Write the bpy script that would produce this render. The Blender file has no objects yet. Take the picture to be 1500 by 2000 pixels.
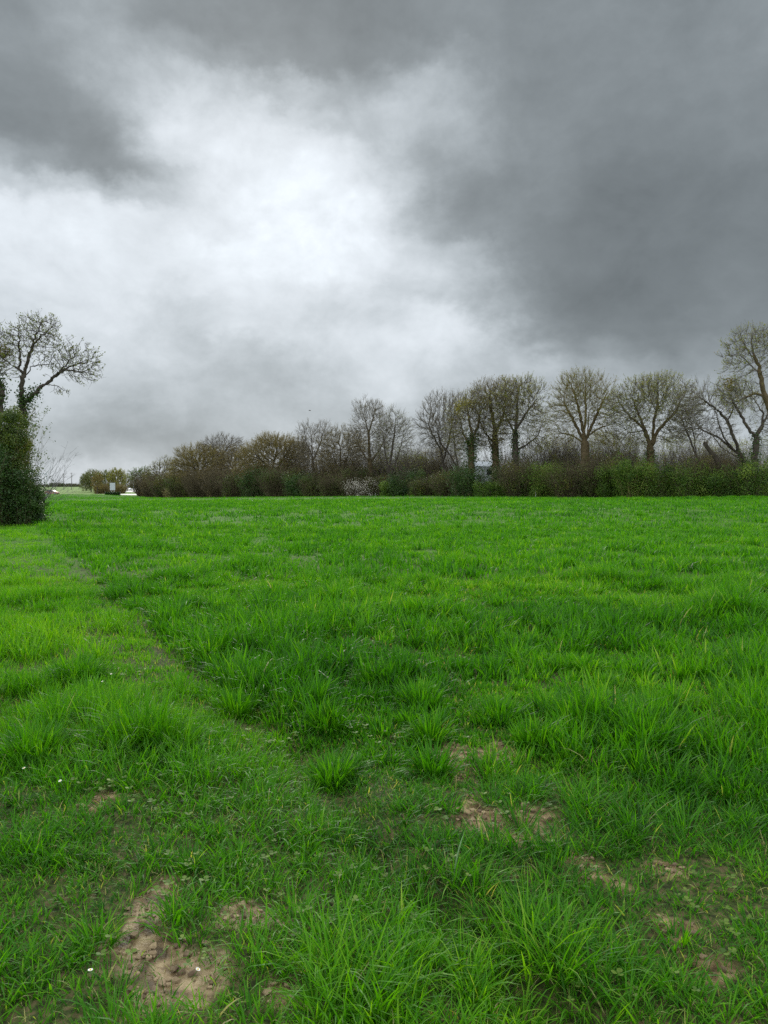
import bpy, math, random
import numpy as np
from mathutils import Vector

# ------------------------------------------------------------------ scene, camera, sky, sun
SC = bpy.context.scene
COL = SC.collection
rng = np.random.default_rng(11)
random.seed(5)
F, CX, CY, H0 = 1500.0, 750.0, 1000.0, 950.0      # focal length and centre in photo pixels, horizon row
CAM_Z = 1.6
PITCH = math.atan((CY - H0) / F)

cam_data = bpy.data.cameras.new('camera')
cam = bpy.data.objects.new('camera', cam_data)
COL.objects.link(cam)
cam_data.sensor_fit = 'VERTICAL'
cam_data.sensor_height = 36.0
cam_data.lens = 36.0 * F / 2000.0
cam_data.clip_start = 0.05
cam_data.clip_end = 8000
cam.location = (0, 0, CAM_Z)
cam.rotation_euler = (math.pi / 2 - PITCH, 0, 0)
SC.camera = cam

SUN_AZ, SUN_EL = math.radians(-9), math.radians(27)
sun_data = bpy.data.lights.new('sun', 'SUN')
sun_data.energy = 1.5
sun_data.angle = math.radians(14)
sun_data.color = (1.0, 0.96, 0.88)
sun = bpy.data.objects.new('sun', sun_data)
COL.objects.link(sun)
sd = Vector((math.sin(SUN_AZ) * math.cos(SUN_EL), math.cos(SUN_AZ) * math.cos(SUN_EL), math.sin(SUN_EL)))
sun.rotation_euler = sd.to_track_quat('Z', 'Y').to_euler()
sun.location = (0, 0, 60)

SC.view_settings.view_transform = 'Standard'
SC.view_settings.look = 'None'
EXPO = 0.4
SC.view_settings.exposure = EXPO
SC.view_settings.gamma = 1.0
SC.view_settings.use_curve_mapping = False
SC.render.engine = 'CYCLES'
SC.cycles.max_bounces = 8
SC.cycles.transparent_max_bounces = 8
SC.cycles.diffuse_bounces = 3
SC.cycles.glossy_bounces = 2
SC.cycles.transmission_bounces = 3
SC.cycles.volume_bounces = 0
SC.cycles.use_denoising = False
SC.cycles.sample_clamp_indirect = 4.0
SC.cycles.sample_clamp_direct = 6.0

OVERHEAD = 1.35            # unseen cloud deck above and behind, made brighter to light the grass
# cloud brightness (display grey 0-255) where the cloud masses stand in the sky: photo column, photo row, grey
CLOUDS = [
 (300,400,214),(430,395,196),(430,430,214),(480,400,250),(390,330,226),(520,270,240),(640,210,196),(840,225,206),(880,215,176),(760,270,196),(650,280,232),(780,440,214),(790,470,186),(700,470,254),(640,500,252),(540,500,246),(880,500,226),(920,540,196),(820,590,196),(760,590,206),(640,600,204),(850,630,244),(870,690,214),(700,620,214),(520,600,214),(340,610,204),(200,620,226),(100,540,228),(60,420,246),(130,440,244),(260,430,238),(230,250,136),(250,210,150),(290,230,206),(270,190,190),(160,330,146),(100,310,140),(230,330,140),(300,350,156),(210,110,192),(215,60,176),(60,160,146),(320,150,196),(450,180,222),(1010,200,146),(900,300,170),(900,420,142),(860,480,170),(1000,620,150),(1030,540,128),(1150,640,116),(300,720,189),(420,720,185),(520,700,195),(340,780,195),(250,820,179),(360,840,167),(200,890,183),(130,860,175),(380,800,179),
 (40,60,156),(200,60,170),(100,200,141),(40,270,144),(200,290,132),(280,335,146),(300,60,156),(120,120,150),
 (400,60,150),(600,40,136),(800,60,144),(500,140,154),(700,150,152),(380,130,172),(620,110,144),
 (1000,60,144),(1300,60,144),(1450,60,154),(1150,150,140),(1400,160,138),
 (240,130,178),(320,190,228),(320,260,252),(430,230,206),(560,230,218),(700,230,188),(850,245,190),(1000,250,146),(1250,250,134),(1450,250,132),
 (60,350,214),(20,330,200),(150,395,236),(350,350,200),(400,400,206),(480,320,250),(600,320,246),(740,320,212),(860,320,165),(1000,360,138),(1250,400,122),(1450,400,122),
 (50,480,234),(250,480,232),(420,460,250),(560,440,255),(700,430,254),(650,410,240),(830,440,148),(950,460,138),(1100,500,120),(780,380,200),
 (50,600,220),(250,560,232),(420,560,236),(560,530,240),(680,540,247),(760,500,232),(840,530,208),(960,570,171),(1080,590,114),(1300,560,116),(1450,560,128),
 (150,680,215),(300,690,209),(450,650,228),(600,650,220),(720,640,224),(860,650,250),(960,660,204),(1080,660,142),(1250,660,126),(1430,640,130),
 (250,760,205),(420,760,193),(600,750,199),(750,720,216),(880,740,206),(1000,710,200),(1200,710,172),(1400,700,162),(100,760,203),
 (200,850,169),(320,865,163),(450,830,181),(600,800,189),(150,820,197),(900,800,186),(1300,800,192),(80,870,185),(450,780,199),
 (100,920,217),(250,910,209),(600,920,201),(1300,900,206),(100,945,219),(1000,900,206)]

def build_sky():
    w = bpy.data.worlds.new('World')
    SC.world = w
    w.use_nodes = True
    nt = w.node_tree
    nt.nodes.clear()
    N, L = nt.nodes.new, nt.links.new

    def put(sock, v):
        if hasattr(v, 'node'):
            L(v, sock)
        else:
            sock.default_value = v

    def M(op, a, b=None, c=None, clamp=False):
        n = N('ShaderNodeMath'); n.operation = op; n.use_clamp = clamp
        put(n.inputs[0], a)
        if b is not None: put(n.inputs[1], b)
        if c is not None: put(n.inputs[2], c)
        return n.outputs[0]

    def noise(vec, scale, detail, rough=0.5, dist=0.0):
        n = N('ShaderNodeTexNoise')
        L(vec, n.inputs['Vector'])
        n.inputs['Scale'].default_value = scale
        n.inputs['Detail'].default_value = detail
        n.inputs['Roughness'].default_value = rough
        n.inputs['Distortion'].default_value = dist
        return n
    tc = N('ShaderNodeTexCoord')
    sep = N('ShaderNodeSeparateXYZ'); L(tc.outputs['Generated'], sep.inputs[0])
    x, y, z = sep.outputs
    az = M('ARCTAN2', x, y)
    el = M('ARCSINE', z)
    # stretched coordinates for the cloud texture: flatter towards the horizon
    cmb = N('ShaderNodeCombineXYZ')
    L(az, cmb.inputs[0]); L(M('MULTIPLY', el, 1.3), cmb.inputs[1])
    n1 = noise(cmb.outputs[0], 5.5, 6, 0.6)
    n2 = noise(cmb.outputs[0], 19.0, 6, 0.62)
    s1 = N('ShaderNodeSeparateColor'); L(n1.outputs['Color'], s1.inputs[0])
    s2 = N('ShaderNodeSeparateColor'); L(n2.outputs['Color'], s2.inputs[0])

    def warp(base, a, b, ka, kb):
        t = M('MULTIPLY_ADD', M('SUBTRACT', a, 0.5), ka, base)
        return M('MULTIPLY_ADD', M('SUBTRACT', b, 0.5), kb, t)
    U = warp(az, s1.outputs[0], s2.outputs[0], 0.085, 0.06)
    V = warp(el, s1.outputs[1], s2.outputs[1], 0.06, 0.045)
    # grid of cloud brightness from the list above
    pts = np.array(CLOUDS, float)
    lin = np.where(pts[:, 2] / 255 <= 0.04, pts[:, 2] / 255 / 12.92, ((pts[:, 2] / 255 + 0.055) / 1.055) ** 2.4) / 2 ** EXPO
    lin = lin * (1 + 0.13 * np.clip((150 - pts[:, 2]) / 20, 0, 1))
    lin = lin * (1 + 0.0 * np.clip((pts[:, 2] - 196) / 40, 0, 1))
    A0, A1, NS = -0.52, 0.52, 30
    NB, E0, E1 = 25, -0.01, 0.60
    azs = np.linspace(A0, A1, NS)
    els = np.linspace(E0, E1, NB)
    fac = M('DIVIDE', M('SUBTRACT', U, A0), A1 - A0, clamp=True)
    step = (E1 - E0) / (NB - 1)
    tot = None
    for k, e in enumerate(els):
        cols = CX + F * np.tan(azs)
        rows = H0 - F * np.tan(e) / np.cos(azs)
        d2 = ((cols[:, None] - pts[None, :, 0]) / 58) ** 2 + ((rows[:, None] - pts[None, :, 1]) / 40) ** 2
        d2 = np.minimum(d2, 200)
        wt = np.exp(-d2) + 1e-3 / (1 + d2) ** 2
        val = (wt * lin[None]).sum(1) / wt.sum(1)
        r = N('ShaderNodeValToRGB'); cr = r.color_ramp
        cr.interpolation = 'B_SPLINE'
        while len(cr.elements) < NS:
            cr.elements.new(0.5)
        for i in range(NS):
            cr.elements[i].position = i / (NS - 1)
        for i in range(NS):
            v = float(val[i]); cr.elements[i].color = (v, v, v, 1)
        L(fac, r.inputs[0])
        d = M('DIVIDE', M('ABSOLUTE', M('SUBTRACT', V, float(e))), step)
        t = M('SUBTRACT', 1.0, d, clamp=True)
        sm = N('ShaderNodeMapRange'); sm.interpolation_type = 'SMOOTHSTEP'; L(t, sm.inputs[0])
        tot = M('MULTIPLY', sm.outputs[0], r.outputs[0]) if tot is None else M('MULTIPLY_ADD', sm.outputs[0], r.outputs[0], tot)
    # fine billow detail
    n3 = noise(cmb.outputs[0], 8.0, 8, 0.6, 0.25)
    n4 = noise(cmb.outputs[0], 34.0, 5, 0.6, 0.3)
    det = M('MULTIPLY_ADD', M('SUBTRACT', n3.outputs[0], 0.5), 0.76, 1.0)
    det = M('MULTIPLY_ADD', M('SUBTRACT', n4.outputs[0], 0.5), 0.17, det)
    l1 = M('MULTIPLY', tot, det)
    lo, hi = 0.15, 0.66
    t = M('DIVIDE', M('SUBTRACT', l1, lo), hi - lo, clamp=True)
    ss = N('ShaderNodeMapRange'); ss.interpolation_type = 'SMOOTHERSTEP'; L(t, ss.inputs[0])
    front = M('MULTIPLY_ADD', M('SUBTRACT', ss.outputs[0], t), 0.26 * (hi - lo), l1)
    # the rest of the dome, out of the picture
    dome = M('MULTIPLY_ADD', M('SUBTRACT', n1.outputs[0], 0.5), 0.9, OVERHEAD)
    up = N('ShaderNodeMapRange'); up.interpolation_type = 'SMOOTHSTEP'; L(el, up.inputs[0])
    up.inputs[1].default_value = 0.56; up.inputs[2].default_value = 0.85
    sd_ = N('ShaderNodeMapRange'); sd_.interpolation_type = 'SMOOTHSTEP'; L(M('ABSOLUTE', az), sd_.inputs[0])
    sd_.inputs[1].default_value = 0.55; sd_.inputs[2].default_value = 1.0
    k = M('MAXIMUM', up.outputs[0], sd_.outputs[0])
    lum = M('ADD', M('MULTIPLY', front, M('SUBTRACT', 1.0, k)), M('MULTIPLY', dome, k))
    # grey clouds, slightly blue in the dark masses
    tint = N('ShaderNodeMix'); tint.data_type = 'RGBA'
    tm = N('ShaderNodeMapRange'); L(lum, tm.inputs[0])
    tm.inputs[1].default_value = 0.10; tm.inputs[2].default_value = 0.6
    L(tm.outputs[0], tint.inputs[0])
    tint.inputs[6].default_value = (0.865, 1.0, 1.07, 1)
    tint.inputs[7].default_value = (0.925, 1.0, 1.07, 1)
    cloud = N('ShaderNodeVectorMath'); cloud.operation = 'SCALE'
    L(tint.outputs[2], cloud.inputs[0]); L(lum, cloud.inputs[3])
    sky = N('ShaderNodeTexSky'); sky.sky_type = 'NISHITA'; sky.sun_disc = False
    sky.sun_elevation = SUN_EL; sky.sun_rotation = SUN_AZ
    b1 = N('ShaderNodeBackground'); L(sky.outputs[0], b1.inputs[0]); b1.inputs[1].default_value = 0.05
    b2 = N('ShaderNodeBackground'); L(cloud.outputs[0], b2.inputs[0]); b2.inputs[1].default_value = 1.0
    mx = N('ShaderNodeMixShader'); mx.inputs[0].default_value = 0.97      # nearly full cloud cover
    L(b1.outputs[0], mx.inputs[1]); L(b2.outputs[0], mx.inputs[2])
    out = N('ShaderNodeOutputWorld'); L(mx.outputs[0], out.inputs[0])
    w.cycles.sampling_method = 'MANUAL'
    w.cycles.sample_map_resolution = 512
build_sky()

# ------------------------------------------------------------------ helpers
def ray(px, row):
    u, v = (px - CX) / F, (CY - row) / F
    return u, math.cos(PITCH) + v * math.sin(PITCH), -math.sin(PITCH) + v * math.cos(PITCH)

def pt(px, row, Y):
    dx, dy, dz = ray(px, row)
    s = Y / dy
    return np.array((dx * s, Y, CAM_Z + dz * s))

def near_xy(px, row):                      # where a photo point of the flat foreground lies
    dx, dy, dz = ray(px, row)
    s = -CAM_Z / dz
    return dx * s, dy * s

def tag(o, label=None, cat=None, group=None, kind=None):
    if label: o['label'] = label
    if cat: o['category'] = cat
    if group: o['group'] = group
    if kind: o['kind'] = kind
    return o

def thing(name, label, cat, loc, group=None):
    o = bpy.data.objects.new(name, None)
    o.empty_display_size = 0.3
    COL.objects.link(o)
    o.location = [float(c) for c in loc]
    return tag(o, label, cat, group)

_tab = rng.random((256, 256))
def vn(x, y, ox=0, oy=0):
    x = np.asarray(x, float) + ox; y = np.asarray(y, float) + oy
    xi, yi = np.floor(x).astype(int), np.floor(y).astype(int)
    fx, fy = x - xi, y - yi
    fx = fx * fx * (3 - 2 * fx); fy = fy * fy * (3 - 2 * fy)
    a, b = _tab[xi & 255, yi & 255], _tab[(xi + 1) & 255, yi & 255]
    c, d = _tab[xi & 255, (yi + 1) & 255], _tab[(xi + 1) & 255, (yi + 1) & 255]
    return (a * (1 - fx) + b * fx) * (1 - fy) + (c * (1 - fx) + d * fx) * fy

def fbm(x, y, o=3, ox=0, oy=0):
    s, a, t = 0, 1, 0
    for i in range(o):
        s = s + a * vn(x * 2 ** i, y * 2 ** i, ox + 17 * i, oy + 31 * i); t += a; a *= 0.5
    return s / t

def sstep(a, b, v):
    t = np.clip((v - a) / (b - a), 0, 1)
    return t * t * (3 - 2 * t)

def unit(v):
    return v / np.maximum(np.linalg.norm(v, axis=-1, keepdims=True), 1e-9)

def mesh_obj(name, V, faces, mat, parent=None, attrs=None, smooth=True, origin=None):
    """V (n,3); faces: list of index arrays, each (m,3) or (m,4); coordinates are world, origin is subtracted for a child of a thing"""
    V = np.asarray(V, np.float32)
    if origin is not None: V = V - np.asarray(origin, np.float32)
    me = bpy.data.meshes.new(name)
    faces = [np.asarray(f, np.int32) for f in faces if len(f)]
    loops = np.concatenate([f.ravel() for f in faces])
    tot = np.concatenate([np.full(len(f), f.shape[1], np.int32) for f in faces])
    start = np.concatenate(([0], np.cumsum(tot)[:-1])).astype(np.int32)
    me.vertices.add(len(V)); me.vertices.foreach_set('co', V.ravel())
    me.loops.add(len(loops)); me.loops.foreach_set('vertex_index', loops)
    me.polygons.add(len(tot)); me.polygons.foreach_set('loop_start', start)
    try: me.polygons.foreach_set('loop_total', tot)
    except Exception: pass
    me.polygons.foreach_set('use_smooth', np.full(len(tot), smooth))
    for k, a in (attrs or {}).items():
        at = me.attributes.new(k, 'FLOAT', 'POINT')
        at.data.foreach_set('value', np.asarray(a, np.float32))
    me.update(calc_edges=True)
    me.validate()
    if mat is not None: me.materials.append(mat)
    o = bpy.data.objects.new(name, me)
    COL.objects.link(o)
    if parent is not None: o.parent = parent
    return o

class Soup:
    """collects plain shapes into one mesh"""
    def __init__(s): s.v, s.q, s.t, s.n = [], [], [], 0
    def add(s, V, q=(), t=()):
        V = np.asarray(V, float).reshape(-1, 3); s.v.append(V)
        if len(q): s.q.append(np.asarray(q) + s.n)
        if len(t): s.t.append(np.asarray(t) + s.n)
        s.n += len(V)
    def box(s, c, d, rot=0):
        c = np.asarray(c, float); h = np.asarray(d, float) / 2
        k = np.array([(x, y, z) for x in (-1, 1) for y in (-1, 1) for z in (-1, 1)]) * h
        k = k @ np.array([[math.cos(rot), math.sin(rot), 0], [-math.sin(rot), math.cos(rot), 0], [0, 0, 1]])
        s.add(k + c, [(0, 1, 3, 2), (4, 6, 7, 5), (0, 4, 5, 1), (2, 3, 7, 6), (0, 2, 6, 4), (1, 5, 7, 3)])
    def tube(s, P, R, n=8):
        P = np.asarray(P, float); R = np.broadcast_to(R, (len(P),))
        V, q, t = [], [], []
        for i in range(len(P)):
            d = unit(P[min(i + 1, len(P) - 1)] - P[max(i - 1, 0)])
            a = unit(np.cross(d, (1, 0, 0) if abs(d[0]) < 0.8 else (0, 1, 0))); b = np.cross(d, a)
            for j in range(n):
                w = 2 * math.pi * j / n
                V.append(P[i] + R[i] * (a * math.cos(w) + b * math.sin(w)))
        for i in range(len(P) - 1):
            for j in range(n):
                q.append((i * n + j, i * n + (j + 1) % n, (i + 1) * n + (j + 1) % n, (i + 1) * n + j))
        V += [P[0], P[-1]]; e = len(P) * n
        for j in range(n):
            t.append((e, (j + 1) % n, j)); t.append((e + 1, e - n + j, e - n + (j + 1) % n))
        s.add(V, q, t)
    def build(s, name, mat, parent=None, origin=None, smooth=False):
        fs = []
        if s.q: fs.append(np.concatenate(s.q))
        if s.t: fs.append(np.concatenate(s.t))
        return mesh_obj(name, np.concatenate(s.v), fs, mat, parent, smooth=smooth, origin=origin)

# ------------------------------------------------------------------ materials
def new_mat(name):
    m = bpy.data.materials.new(name); m.use_nodes = True
    nt = m.node_tree; nt.nodes.clear()
    return m, nt.nodes.new, nt.links.new

def plain(name, col, rough=0.6, metal=0.0, var=0.15, scale=6.0, spec=0.5):
    m, N, L = new_mat(name)
    tc = N('ShaderNodeTexCoord'); no = N('ShaderNodeTexNoise'); L(tc.outputs['Object'], no.inputs['Vector'])
    no.inputs['Scale'].default_value = scale; no.inputs['Detail'].default_value = 5
    mx = N('ShaderNodeMix'); mx.data_type = 'RGBA'; L(no.outputs[0], mx.inputs[0])
    mx.inputs[6].default_value = (*[c * (1 - var) for c in col], 1); mx.inputs[7].default_value = (*[min(c * (1 + var), 1) for c in col], 1)
    b = N('ShaderNodeBsdfPrincipled'); L(mx.outputs[2], b.inputs['Base Color'])
    b.inputs['Roughness'].default_value = rough; b.inputs['Metallic'].default_value = metal
    b.inputs['Specular IOR Level'].default_value = spec
    o = N('ShaderNodeOutputMaterial'); L(b.outputs[0], o.inputs[0])
    return m

def leafy(name, stops, trans=0.4, rough=0.45, spec=0.4, tcol=(1.25, 1.2, 0.6)):
    """leaf or blade: colour by its own 'tint' attribute, light passes through it"""
    m, N, L = new_mat(name)
    at = N('ShaderNodeAttribute'); at.attribute_name = 'tint'
    r = N('ShaderNodeValToRGB'); cr = r.color_ramp
    while len(cr.elements) < len(stops): cr.elements.new(0.5)
    for e, (p, c) in zip(cr.elements, stops): e.position = p
    for e, (p, c) in zip(cr.elements, stops): e.color = (*c, 1)
    L(at.outputs['Fac'], r.inputs[0])
    b = N('ShaderNodeBsdfPrincipled'); L(r.outputs[0], b.inputs['Base Color'])
    b.inputs['Roughness'].default_value = rough
    b.inputs['Specular IOR Level'].default_value = spec
    vm = N('ShaderNodeVectorMath'); vm.operation = 'MULTIPLY'; L(r.outputs[0], vm.inputs[0]); vm.inputs[1].default_value = tcol
    tr = N('ShaderNodeBsdfTranslucent'); L(vm.outputs[0], tr.inputs[0])
    mx = N('ShaderNodeMixShader'); mx.inputs[0].default_value = trans
    L(b.outputs[0], mx.inputs[1]); L(tr.outputs[0], mx.inputs[2])
    o = N('ShaderNodeOutputMaterial'); L(mx.outputs[0], o.inputs[0])
    return m

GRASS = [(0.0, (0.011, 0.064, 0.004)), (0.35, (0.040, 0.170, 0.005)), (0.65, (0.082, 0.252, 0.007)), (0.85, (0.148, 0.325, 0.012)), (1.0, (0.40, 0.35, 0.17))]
MAT = {}
MAT['crop'] = leafy('cereal blades', GRASS, 0.56, 0.46, 0.20, (1.3, 1.3, 0.35))
MAT['verge'] = leafy('verge grass blades', [(0.0, (0.014, 0.074, 0.004)), (0.4, (0.050, 0.198, 0.004)), (0.7, (0.100, 0.285, 0.007)), (0.88, (0.165, 0.345, 0.012)), (1.0, (0.42, 0.36, 0.18))], 0.56, 0.46, 0.20, (1.3, 1.3, 0.35))
MAT['bark'] = plain('grey brown bark', (0.058, 0.047, 0.036), 0.9, var=0.4, scale=3, spec=0.2)
MAT['bark_moss'] = plain('mossy brown bark', (0.090, 0.066, 0.034), 0.9, var=0.4, scale=3, spec=0.2)
MAT['twig_grey'] = plain('grey twigs', (0.115, 0.098, 0.076), 0.9, var=0.3, scale=2, spec=0.2)
MAT['twig_pale'] = plain('pale twigs', (0.12, 0.115, 0.11), 0.9, var=0.3, scale=2, spec=0.2)
MAT['twig_brown'] = plain('brown twigs', (0.092, 0.074, 0.042), 0.9, var=0.35, scale=2, spec=0.2)
MAT['twig_olive'] = plain('olive twigs', (0.150, 0.118, 0.048), 0.9, var=0.35, scale=2, spec=0.2)
MAT['bud'] = leafy('opening buds', [(0, (0.080, 0.100, 0.020)), (0.5, (0.155, 0.185, 0.034)), (0.85, (0.24, 0.25, 0.045)), (1, (0.22, 0.15, 0.05))], 0.45, 0.6, 0.2)
MAT['bud_yellow'] = leafy('yellow green catkins', [(0, (0.14, 0.14, 0.02)), (0.6, (0.27, 0.25, 0.03)), (1, (0.33, 0.28, 0.04))], 0.4, 0.6, 0.2)
MAT['bud_brown'] = leafy('brown buds', [(0, (0.095, 0.068, 0.030)), (0.6, (0.165, 0.125, 0.045)), (1, (0.20, 0.175, 0.055))], 0.35, 0.7, 0.2)
MAT['leaf_green'] = leafy('bramble and thorn leaves', [(0, (0.016, 0.040, 0.006)), (0.5, (0.052, 0.110, 0.012)), (0.85, (0.125, 0.205, 0.022)), (1, (0.18, 0.25, 0.04))], 0.4, 0.55, 0.25)
MAT['leaf_dark'] = leafy('ivy leaves', [(0, (0.012, 0.034, 0.005)), (0.6, (0.030, 0.072, 0.009)), (1, (0.060, 0.115, 0.016))], 0.25, 0.5, 0.3)
MAT['leaf_olive'] = leafy('olive hedge leaves', [(0, (0.020, 0.042, 0.006)), (0.5, (0.058, 0.095, 0.010)), (0.85, (0.118, 0.150, 0.016)), (1, (0.17, 0.15, 0.025))], 0.35, 0.5, 0.3)
MAT['blossom'] = leafy('white blossom', [(0, (0.52, 0.48, 0.40)), (1, (0.80, 0.76, 0.66))], 0.3, 0.7, 0.2, (1, 1, 1))
MAT['blossom_yellow'] = leafy('pale yellow blossom', [(0, (0.32, 0.30, 0.12)), (1, (0.5, 0.47, 0.2))], 0.3, 0.7, 0.2, (1, 1, 1))
MAT['far_leaf'] = leafy('far spring leaves', [(0, (0.065, 0.095, 0.04)), (0.6, (0.11, 0.15, 0.055)), (1, (0.19, 0.19, 0.08))], 0.35, 0.7, 0.2)
MAT['white_paint'] = plain('white paint', (0.78, 0.78, 0.77), 0.35, var=0.04)
MAT['grey_metal'] = plain('grey metal', (0.36, 0.38, 0.41), 0.5, 0.3, 0.08)
MAT['dark_wood'] = plain('dark wood', (0.09, 0.075, 0.065), 0.85, var=0.3)
MAT['red_paint'] = plain('faded red paint', (0.25, 0.105, 0.06), 0.45, var=0.15)
MAT['glass'] = plain('dark car glass', (0.02, 0.025, 0.03), 0.1, var=0.05)
MAT['rubber'] = plain('black rubber', (0.02, 0.02, 0.02), 0.8, var=0.1)
MAT['render_wall'] = plain('pale wall render', (0.40, 0.42, 0.44), 0.8, var=0.06)
MAT['slate'] = plain('blue grey slate', (0.30, 0.33, 0.36), 0.7, var=0.15)
MAT['road'] = plain('pale worn road', (0.33, 0.33, 0.32), 0.55, var=0.08, scale=0.4)
MAT['black'] = plain('black feathers', (0.02, 0.02, 0.022), 0.7, var=0.1)
MAT['yellow'] = plain('flower centre yellow', (0.65, 0.45, 0.03), 0.7, var=0.1)
MAT['petal'] = plain('white petals', (0.62, 0.62, 0.60), 0.6, var=0.03)
MAT['stalk'] = plain('green stalk', (0.06, 0.14, 0.02), 0.6, var=0.2)
MAT['weed'] = plain('pale green broad leaf', (0.14, 0.24, 0.10), 0.45, var=0.25, scale=30)

# ------------------------------------------------------------------ lie of the land
LAND = [(1500,970,78),(1250,971,85),(1050,970,92),(900,969,105),(720,970,125),(600,971,140),(450,975,165),(330,973,205),(270,970,235),
        (60,966,195),(130,966,200),(200,966.5,210),(255,968,250),(255,965,262),(255,963.5,300),(255,962,320),(255,956,345),(255,953,430),
        (60,965.5,290),(130,962,330),(130,957,430),(60,957,430),(130,950,620),(60,950,620),(255,950,620),(700,958,300),(1200,960,300),(700,951,620),(1200,951,620)]
_c, _zv = [], []
for px, row, Y in LAND:
    p = pt(px, row, Y); _c.append((math.atan2(p[0], p[1]) * 1.6, math.log(math.hypot(p[0], p[1])))); _zv.append(p[2])
for a in (-0.5, -0.25, 0, 0.25, 0.5):
    for d in (4, 9, 20, 34):
        _c.append((a * 1.6, math.log(d))); _zv.append(0.0)
_c = np.array(_c); _zv = np.array(_zv)
def _phi(r2): return 0.5 * r2 * np.log(r2 + 1e-12)
_K = _phi(((_c[:, None] - _c[None]) ** 2).sum(-1)) + np.eye(len(_c)) * 1e-4
_P = np.c_[np.ones(len(_c)), _c]
_A = np.block([[_K, _P], [_P.T, np.zeros((3, 3))]])
_w = np.linalg.solve(_A, np.r_[_zv, 0, 0, 0])

BARE = [(985,1592,135,62),(1050,1640,75,42),(1150,1712,85,42),(1320,1800,65,40),(1385,1890,70,50),(1390,1425,110,45),(870,1500,60,30),
        (330,1920,215,95),(300,1800,70,80),(470,1820,90,60),(230,1590,95,32),(930,1470,120,26),(1310,1700,60,22),(1160,1480,60,18),(545,1965,60,40)]
_bare = []
for px, row, rx, ry in BARE:
    x0, y0 = near_xy(px, row); y1 = near_xy(px, row - ry)[1]; y2 = near_xy(px, row + ry)[1]
    _bare.append((x0, y0, rx * y0 / F * 0.8, max((y1 - y2) / 2, 0.03) * 0.8))
def bare(x, y):
    v = np.full(np.shape(x), -9.0)
    for x0, y0, a, b in _bare:
        v = np.maximum(v, 1 - ((x - x0) / a) ** 2 - ((y - y0) / b) ** 2)
    v = v + (fbm(x * 7, y * 7, 4, 40, 9) - 0.5) * 3.2
    return sstep(-0.05, 0.6, v)

def gz(x, y, micro=True):
    x = np.asarray(x, float); y = np.asarray(y, float)
    d = np.maximum(np.hypot(x, y), 4.0)
    a = np.clip(np.arctan2(x, np.maximum(y, 1e-3)), -0.6, 0.6) * 1.6
    l = np.log(np.minimum(d, 620.0))
    z = np.zeros(x.shape)
    for i in range(len(_c)):
        z = z + _w[i] * _phi((a - _c[i, 0]) ** 2 + (l - _c[i, 1]) ** 2)
    z = z + _w[-3] + _w[-2] * a + _w[-1] * l
    z = z * sstep(24, 50, d) * sstep(-5, 20, y)
    if micro:
        f = np.exp(-d / 14.0)
        z = z + f * ((fbm(x * 1.1, y * 1.1, 2, 3, 5) - 0.5) * 0.12 + (fbm(x * 6, y * 6, 3, 50, 60) - 0.5) * 0.045)
        s = field_side(x, y)
        z = z - f * 0.07 * np.exp(-(s / 0.12) ** 2) * (y > 0)           # furrow along the crop's edge
        z = z + f * 0.06 * sstep(-0.1, -0.9, s) * (y > 0)
    return z

def field_side(x, y):                      # > 0 in the crop, < 0 on the verge
    return (x + 0.78 + 0.51 * (y - 4.9) + (vn(y * 0.9, y * 0 + 3.3) - 0.5) * 0.35) / 1.12

HEDGE_PX = np.array([60, 200, 270, 330, 450, 600, 720, 900, 1050, 1250, 1500, 1900])
HEDGE_Y = np.array([215, 225, 238, 205, 165, 140, 125, 105, 92, 85, 78, 70.0])
def hedge_y(x, y):
    return np.interp(CX + F * x / np.maximum(y, 0.1), HEDGE_PX, HEDGE_Y)

def graded(lo, hi, c, h0, k):
    out = [c]; v = c
    while v < hi: v += h0 + k * abs(v - c); out.append(v)
    v = c
    while v > lo: v -= h0 + k * abs(v - c); out.append(v)
    return np.array(sorted(out))

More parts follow.
